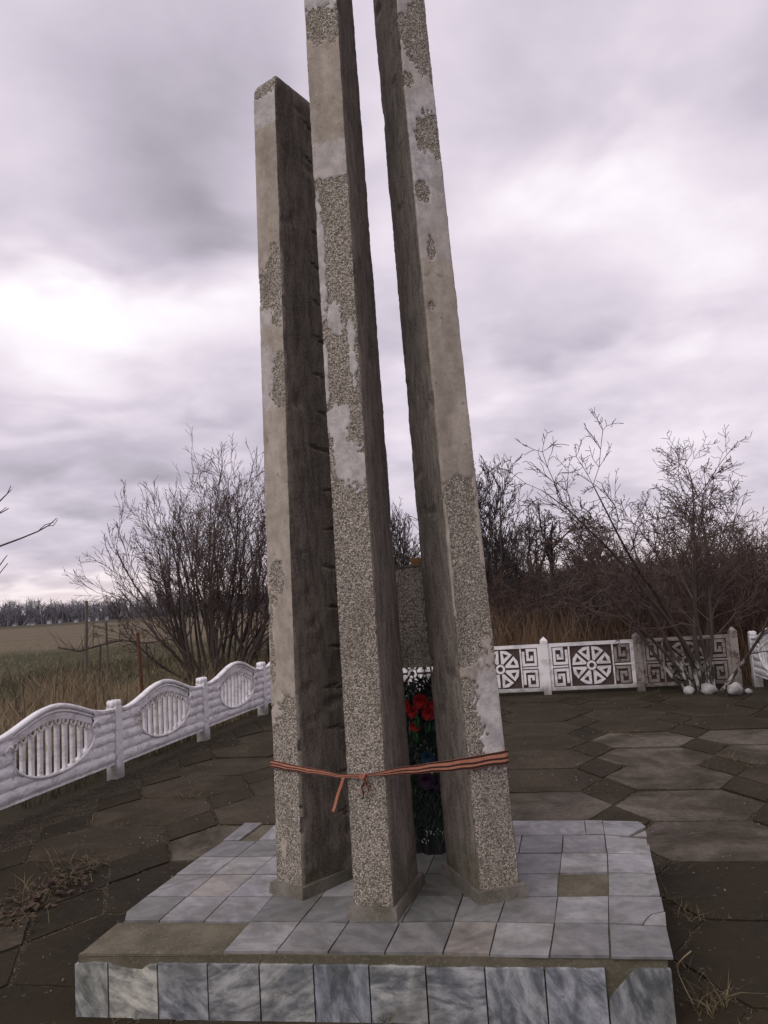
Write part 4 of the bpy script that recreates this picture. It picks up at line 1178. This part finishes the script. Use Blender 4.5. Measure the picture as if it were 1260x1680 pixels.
# upright background trees in the thicket
def copy_tree_at(src, u, Y, sc, rz, label):
    c = copy_tree(src); p = at(u, 960, Y); c.location = (p.x, Y, -.05); c.rotation_euler = (0, 0, rz); c.scale = (sc, sc, sc); c['label'] = label
copy_tree_at(eA, 655, 20, .86, 2.1, 'bare tree whose twigs show in the gap between middle and right pillars')
copy_tree_at(eA, 828, 23, .80, 4.0, 'smaller upright bare tree between the tall and the round crowned ones')
copy_tree_at(eB, 985, 26, 1.05, 1.7, 'bare tree far behind the spreading one, right of the round crowned tree')
copy_tree_at(eC, 1275, 15.5, .85, 2.6, 'bare spreading tree cut by the right edge of the view')
copy_tree_at(eB, 1215, 27, 1.0, 3.9, 'farthest bare tree at right, behind the limewashed tree')

# ------------------------------------------------------------------ far wood, houses, posts
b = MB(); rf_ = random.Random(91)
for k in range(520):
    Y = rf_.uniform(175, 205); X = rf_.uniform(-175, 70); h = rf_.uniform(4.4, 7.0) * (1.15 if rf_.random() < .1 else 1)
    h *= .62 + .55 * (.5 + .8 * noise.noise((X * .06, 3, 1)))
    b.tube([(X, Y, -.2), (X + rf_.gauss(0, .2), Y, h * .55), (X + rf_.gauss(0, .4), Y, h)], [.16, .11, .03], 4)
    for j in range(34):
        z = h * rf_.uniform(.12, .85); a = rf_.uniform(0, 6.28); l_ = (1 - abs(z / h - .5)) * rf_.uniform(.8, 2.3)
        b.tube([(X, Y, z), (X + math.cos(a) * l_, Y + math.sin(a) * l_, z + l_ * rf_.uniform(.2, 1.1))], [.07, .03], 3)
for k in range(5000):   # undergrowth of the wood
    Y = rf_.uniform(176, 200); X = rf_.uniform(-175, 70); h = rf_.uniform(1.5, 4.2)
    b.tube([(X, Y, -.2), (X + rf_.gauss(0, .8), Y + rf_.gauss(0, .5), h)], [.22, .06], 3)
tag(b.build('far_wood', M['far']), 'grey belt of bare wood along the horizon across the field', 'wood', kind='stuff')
hl = random.Random(17)
for k in range(9):
    u = 24 + k * 19 + hl.uniform(-8, 8); Y = hl.uniform(160, 170); p = at(u, 1005, Y)
    w, d, h = hl.uniform(.35, .8), .8, hl.uniform(.3, .75)
    e = empty('white_hut', (p.x, Y, -.1))
    a = MB(); a.box(-w / 2, w / 2, -d / 2, d / 2, 0, h); a.build('wall', M['house'], e)
    a = MB(); a.slabxz([(-w / 2 - .1, h + .004), (w / 2 + .1, h + .004), (0, h + .25)], -d / 2 - .1, d / 2 + .1); a.build('roof', M['roof'], e)
    tag(e, 'tiny white hut before the far wood across the field', 'hut', 'white huts before the far wood')
def postobj(name, u, v0, v1, Y, r, mat, label):
    p0 = at(u[0], v0, Y); p1 = at(u[1], v1, Y); bm_ = MB(); z0 = -.05
    q = p0.lerp(p1, 1.0); pts = [(0, 0, 0), ((p1.x - p0.x) * .5, 0, (p1.z - z0) * .5), (p1.x - p0.x, 0, p1.z - z0)]
    bm_.tube(pts, [r, r * .95, r * .9], 6, cap=True); o = bm_.build(name, M[mat]); o.location = (p0.x, Y, z0); tag(o, label, 'post')
postobj('iron_post', (236, 226), 1132, 1038, 11.0, .026, 'rust', 'thin rusty iron post behind the left fence, before the wide shrub')
postobj('wooden_post', (140, 142), 1066, 986, 22.0, .05, 'wood', 'grey wooden post in the grass left of the rusty post')
postobj('wooden_post', (176, 174), 1060, 1020, 21.0, .035, 'wood', 'short dark stake just right of the wooden post')
# fallen bough behind the fence
b = MB(); Y = 15
pth = [(95, 1062), (130, 1068), (165, 1058), (200, 1050), (240, 1055), (285, 1048)]
b.tube([tuple(at(u, v, Y)) for u, v in pth], [.02, .022, .022, .02, .016, .01], 5)
for k in range(20):
    i = rt.randrange(5); p = at(*pth[i], Y).lerp(at(*pth[i + 1], Y), rt.random()); b.tube([tuple(p), tuple(p + Vector((rt.gauss(0, .3), rt.gauss(0, .2), rt.uniform(.1, .6))))], [.008, .003], 3)
b.tube([tuple(at(165, 1058, Y)), tuple(Vector((at(160, 1080, Y).x, Y, -.05)))], [.02, .02], 4)
b.tube([tuple(at(240, 1055, Y)), tuple(Vector((at(246, 1080, Y).x, Y, -.05)))], [.02, .02], 4)
o = b.build('fallen_bough', M['bark']); tag(o, 'bare fallen bough lying across the grass left of the wide shrub', 'branch')

# ------------------------------------------------------------------ grasses
def blades(name, n, fn_, mat, label, cat, seed):
    rg = random.Random(seed); b = MB()
    for k in range(n):
        x, y, z, h, w, lean = fn_(rg)
        a = rg.uniform(0, 6.28); dx, dy = math.cos(a) * w, math.sin(a) * w
        l1 = rg.gauss(0, lean) * h; l2 = rg.gauss(0, lean) * h
        p1 = (x + l1 * .45, y + l2 * .45, z + h * .6); p2 = (x + l1 * 1.3, y + l2 * 1.3, z + h)
        k0 = len(b.v); b.v += [(x - dx, y - dy, z), (x + dx, y + dy, z), (p1[0] + dx * .8, p1[1] + dy * .8, p1[2]), (p1[0] - dx * .8, p1[1] - dy * .8, p1[2]), p2]
        b.f += [(k0, k0 + 1, k0 + 2, k0 + 3), (k0 + 3, k0 + 2, k0 + 4)]; b.mi += [0, 0]
    tag(b.build(name, M[mat]), label, cat, kind='stuff')
def behind_far(rg):
    s = rg.uniform(-4.5, 9.5); dd = rg.uniform(.5, 4.2); P = FF1 + FD * s
    return P.x, P.y + dd, -.06, rg.uniform(.6, 1.5) * (1 if dd > 1 else .75), rg.uniform(.004, .009), .16
blades('reeds', 10000, behind_far, 'reed', 'dense belt of dry reddish reeds behind the far fence', 'reeds', 5)
def left_grass(rg):
    y = rg.uniform(7, 26); x = LF1.x + (y - LF1.y) * LD.x / LD.y - .25 - rg.random() ** 1.5 * 11
    return x, y, -.06, rg.uniform(.10, .34) * (1 + .6 * noise.noise((x * .6, y * .6, 0))), rg.uniform(.003, .007), .3
blades('green_grass', 16000, left_grass, 'dull', 'low olive grass beyond the left fence', 'grass', 6)
def left_straw(rg):
    y = rg.uniform(9, 15); x = LF1.x + (y - LF1.y) * LD.x / LD.y - .3 - rg.random() * 4.5
    nn = noise.noise((x * .5, y * .5, 4)); h = rg.uniform(.3, .75) * max(.2, .8 + nn)
    return x, y, -.06, h, rg.uniform(.002, .005), .32
blades('dry_grass', 12000, left_straw, 'straw', 'tufted straw coloured grass close behind the left fence', 'grass', 7)
def stalks(rg):
    y = rg.uniform(9.5, 14); x = at(rg.choice((20, 50, 75, 100, 160, 190)) + rg.gauss(0, 14), 1100, y).x
    return x, y, -.06, rg.uniform(.7, 1.35), .006, .16
blades('weed_stalks', 90, stalks, 'bark', 'thin dead weed stalks standing behind the left fence', 'weeds', 8)
# weeds in the paving joints
def joint_weed(rg):
    P, kind = rg.choice(joints); e = rg.randrange(6); hp = hexpoly(0) ; 
    if kind: hp = [(-DW, 0), (0, -DH), (DW, 0), (0, DH)]; e = rg.randrange(4)
    a_, c_ = hp[e], hp[(e + 1) % len(hp)]; t = rg.random(); lx, ly = a_[0] + (c_[0] - a_[0]) * t, a_[1] + (c_[1] - a_[1]) * t
    Q = P + E1 * lx + E2 * ly; nn = noise.noise((Q.x * 1.1, Q.y * 1.1, 9))
    if in_plinth(Q.x, Q.y, -.02): return Q.x, Q.y, -.2, .01, .001, .1
    h = rg.uniform(.012, .04) + max(0, nn - .25) * rg.uniform(0, .22)
    return Q.x + rg.gauss(0, .012), Q.y + rg.gauss(0, .012), -.03, h, rg.uniform(.0012, .003), .6
blades('joint_weeds', 26000, joint_weed, 'weed', 'dry weeds and moss growing in the paving joints', 'weeds', 9)
tufts = [(1130, 1510, .07), (1160, 1655, .09), (1120, 1600, .05), (95, 1420, .12), (60, 1480, .14), (30, 1520, .1), (120, 1450, .12), (45, 1460, .12), (150, 1420, .08), (310, 1310, .09), (870, 1240, .05), (470, 1660, .1), (630, 1675, .12), (1085, 1420, .07), (300, 1655, .06), (960, 1255, .05), (215, 1660, .07), (1180, 1640, .08)]
def tuft(rg):
    u, v, h = rg.choice(tufts); g = gnd(u, v); 
    return g.x + rg.gauss(0, .05), g.y + rg.gauss(0, .035), -.02, h * rg.uniform(.3, 1.1), rg.uniform(.0012, .003), .8
blades('weed_tufts', 600, tuft, 'weed', 'dry grass tufts sprouting between the slabs round the plinth', 'weeds', 10)
# long dead stalk beside the plinth corner
b = MB(); g = gnd(1140, 1645); y_ = g.y
b.tube([tuple(at(u, v, y_)) for u, v in ((1139, 1650), (1124, 1622), (1114, 1600), (1110, 1583), (1112, 1590))][:4], [.003, .003, .0025, .002], 4)
b.tube([tuple(at(u, v, y_)) for u, v in ((1110, 1583), (1122, 1570), (1134, 1560))], [.0018, .003, .003], 4)
o = b.build('dead_stalk', M['straw']); tag(o, 'pale bent grass stalk beside the right corner of the plinth', 'stalk')
# fallen leaves along a joint at left
b = MB(); rg = random.Random(33)
for k in range(260):
    t = rg.random(); u = 0 + 165 * t + rg.gauss(0, 16); v = 1510 - 95 * t + rg.gauss(0, 13) 
    g = gnd(u, v); s_ = rg.uniform(.012, .032); a = rg.uniform(0, 6.28); tl_ = rg.uniform(-.5, .5); z = .004 + rg.random() * .018
    ca, sa = math.cos(a) * s_, math.sin(a) * s_
    b.quad((g.x - ca, g.y - sa, z), (g.x + sa * .5, g.y - ca * .5, z + s_ * tl_), (g.x + ca, g.y + sa, z + s_ * .4), (g.x - sa * .5, g.y + ca * .5, z + s_ * rg.uniform(-.2, .5)))
tag(b.build('leaf_litter', M['leafl']), 'drift of brown fallen leaves on the slabs at left', 'leaves', kind='stuff')
# whitewashed stones at the foot of the tree
def rock(u, v, sx, sy, sz, seed, label):
    g = gnd(u, v); b = MB(); n, mm_ = 12, 7
    for j in range(mm_ + 1):
        for i in range(n):
            th = math.pi * j / mm_; ph = 2 * math.pi * i / n
            p = Vector((math.sin(th) * math.cos(ph), math.sin(th) * math.sin(ph), math.cos(th)))
            k_ = 1 + .38 * noise.noise(p * 1.6 + Vector((seed, 0, 0))) + .15 * noise.noise(p * 4 + Vector((seed, 3, 0)))
            b.v.append((p.x * sx * k_, p.y * sy * k_, max(-.02, sz * .75 + p.z * sz * k_)))
    for j in range(mm_):
        for i in range(n):
            b.f.append((j * n + i, (j + 1) * n + i, (j + 1) * n + (i + 1) % n, j * n + (i + 1) % n)); b.mi.append(0)
    o = b.build('stone', M['stone'], None, True); o.location = (g.x, g.y, 0); o.rotation_euler = (0, 0, seed); tag(o, label, 'stone', 'whitewashed stones round the tree')
rock(1131, 1138, .08, .07, .06, 1.2, 'small whitewashed stone, leftmost at the foot of the tree')
rock(1164, 1139, .115, .09, .085, 2.5, 'rounded whitewashed stone right before the tree stems')
rock(1207, 1140, .15, .10, .09, 4.1, 'largest whitewashed stone, right of the tree stems')
rock(1228, 1138, .05, .05, .04, 5.3, 'smallest whitewashed stone, beside the largest one')
# crumbs of mortar and grit scattered over the slabs
b = MB(); rg = random.Random(71)
for k in range(600):
    x = rg.uniform(-4, 6); y = rg.uniform(2.6, 11)
    if not in_plaza(x, y, .3) or in_plinth(x, y, -.05): continue
    q = rg.uniform(.003, .008) * (1.6 if rg.random() < .06 else 1); a = rg.uniform(0, 3)
    ca, sa = math.cos(a) * q, math.sin(a) * q
    b.prism([(x - ca, y - sa), (x + sa * .8, y - ca * .8), (x + ca, y + sa), (x - sa * .7, y + ca * .9)], .0, .003 + q * .7)
tag(b.build('grit', M['crumb']), 'pale crumbs of mortar and grit scattered over the paving', 'grit', kind='stuff')
# stubble on the field beyond the grass
def stubble(rg):
    y = 20 + rg.random() ** 1.6 * 45; x = -y * rg.uniform(.15, .60) - 1
    return x, y, -.10, rg.uniform(.05, .22), rg.uniform(.006, .012), .35
blades('stubble', 9000, stubble, 'straw', 'pale stubble dotting the field beyond the left fence', 'stubble', 12)
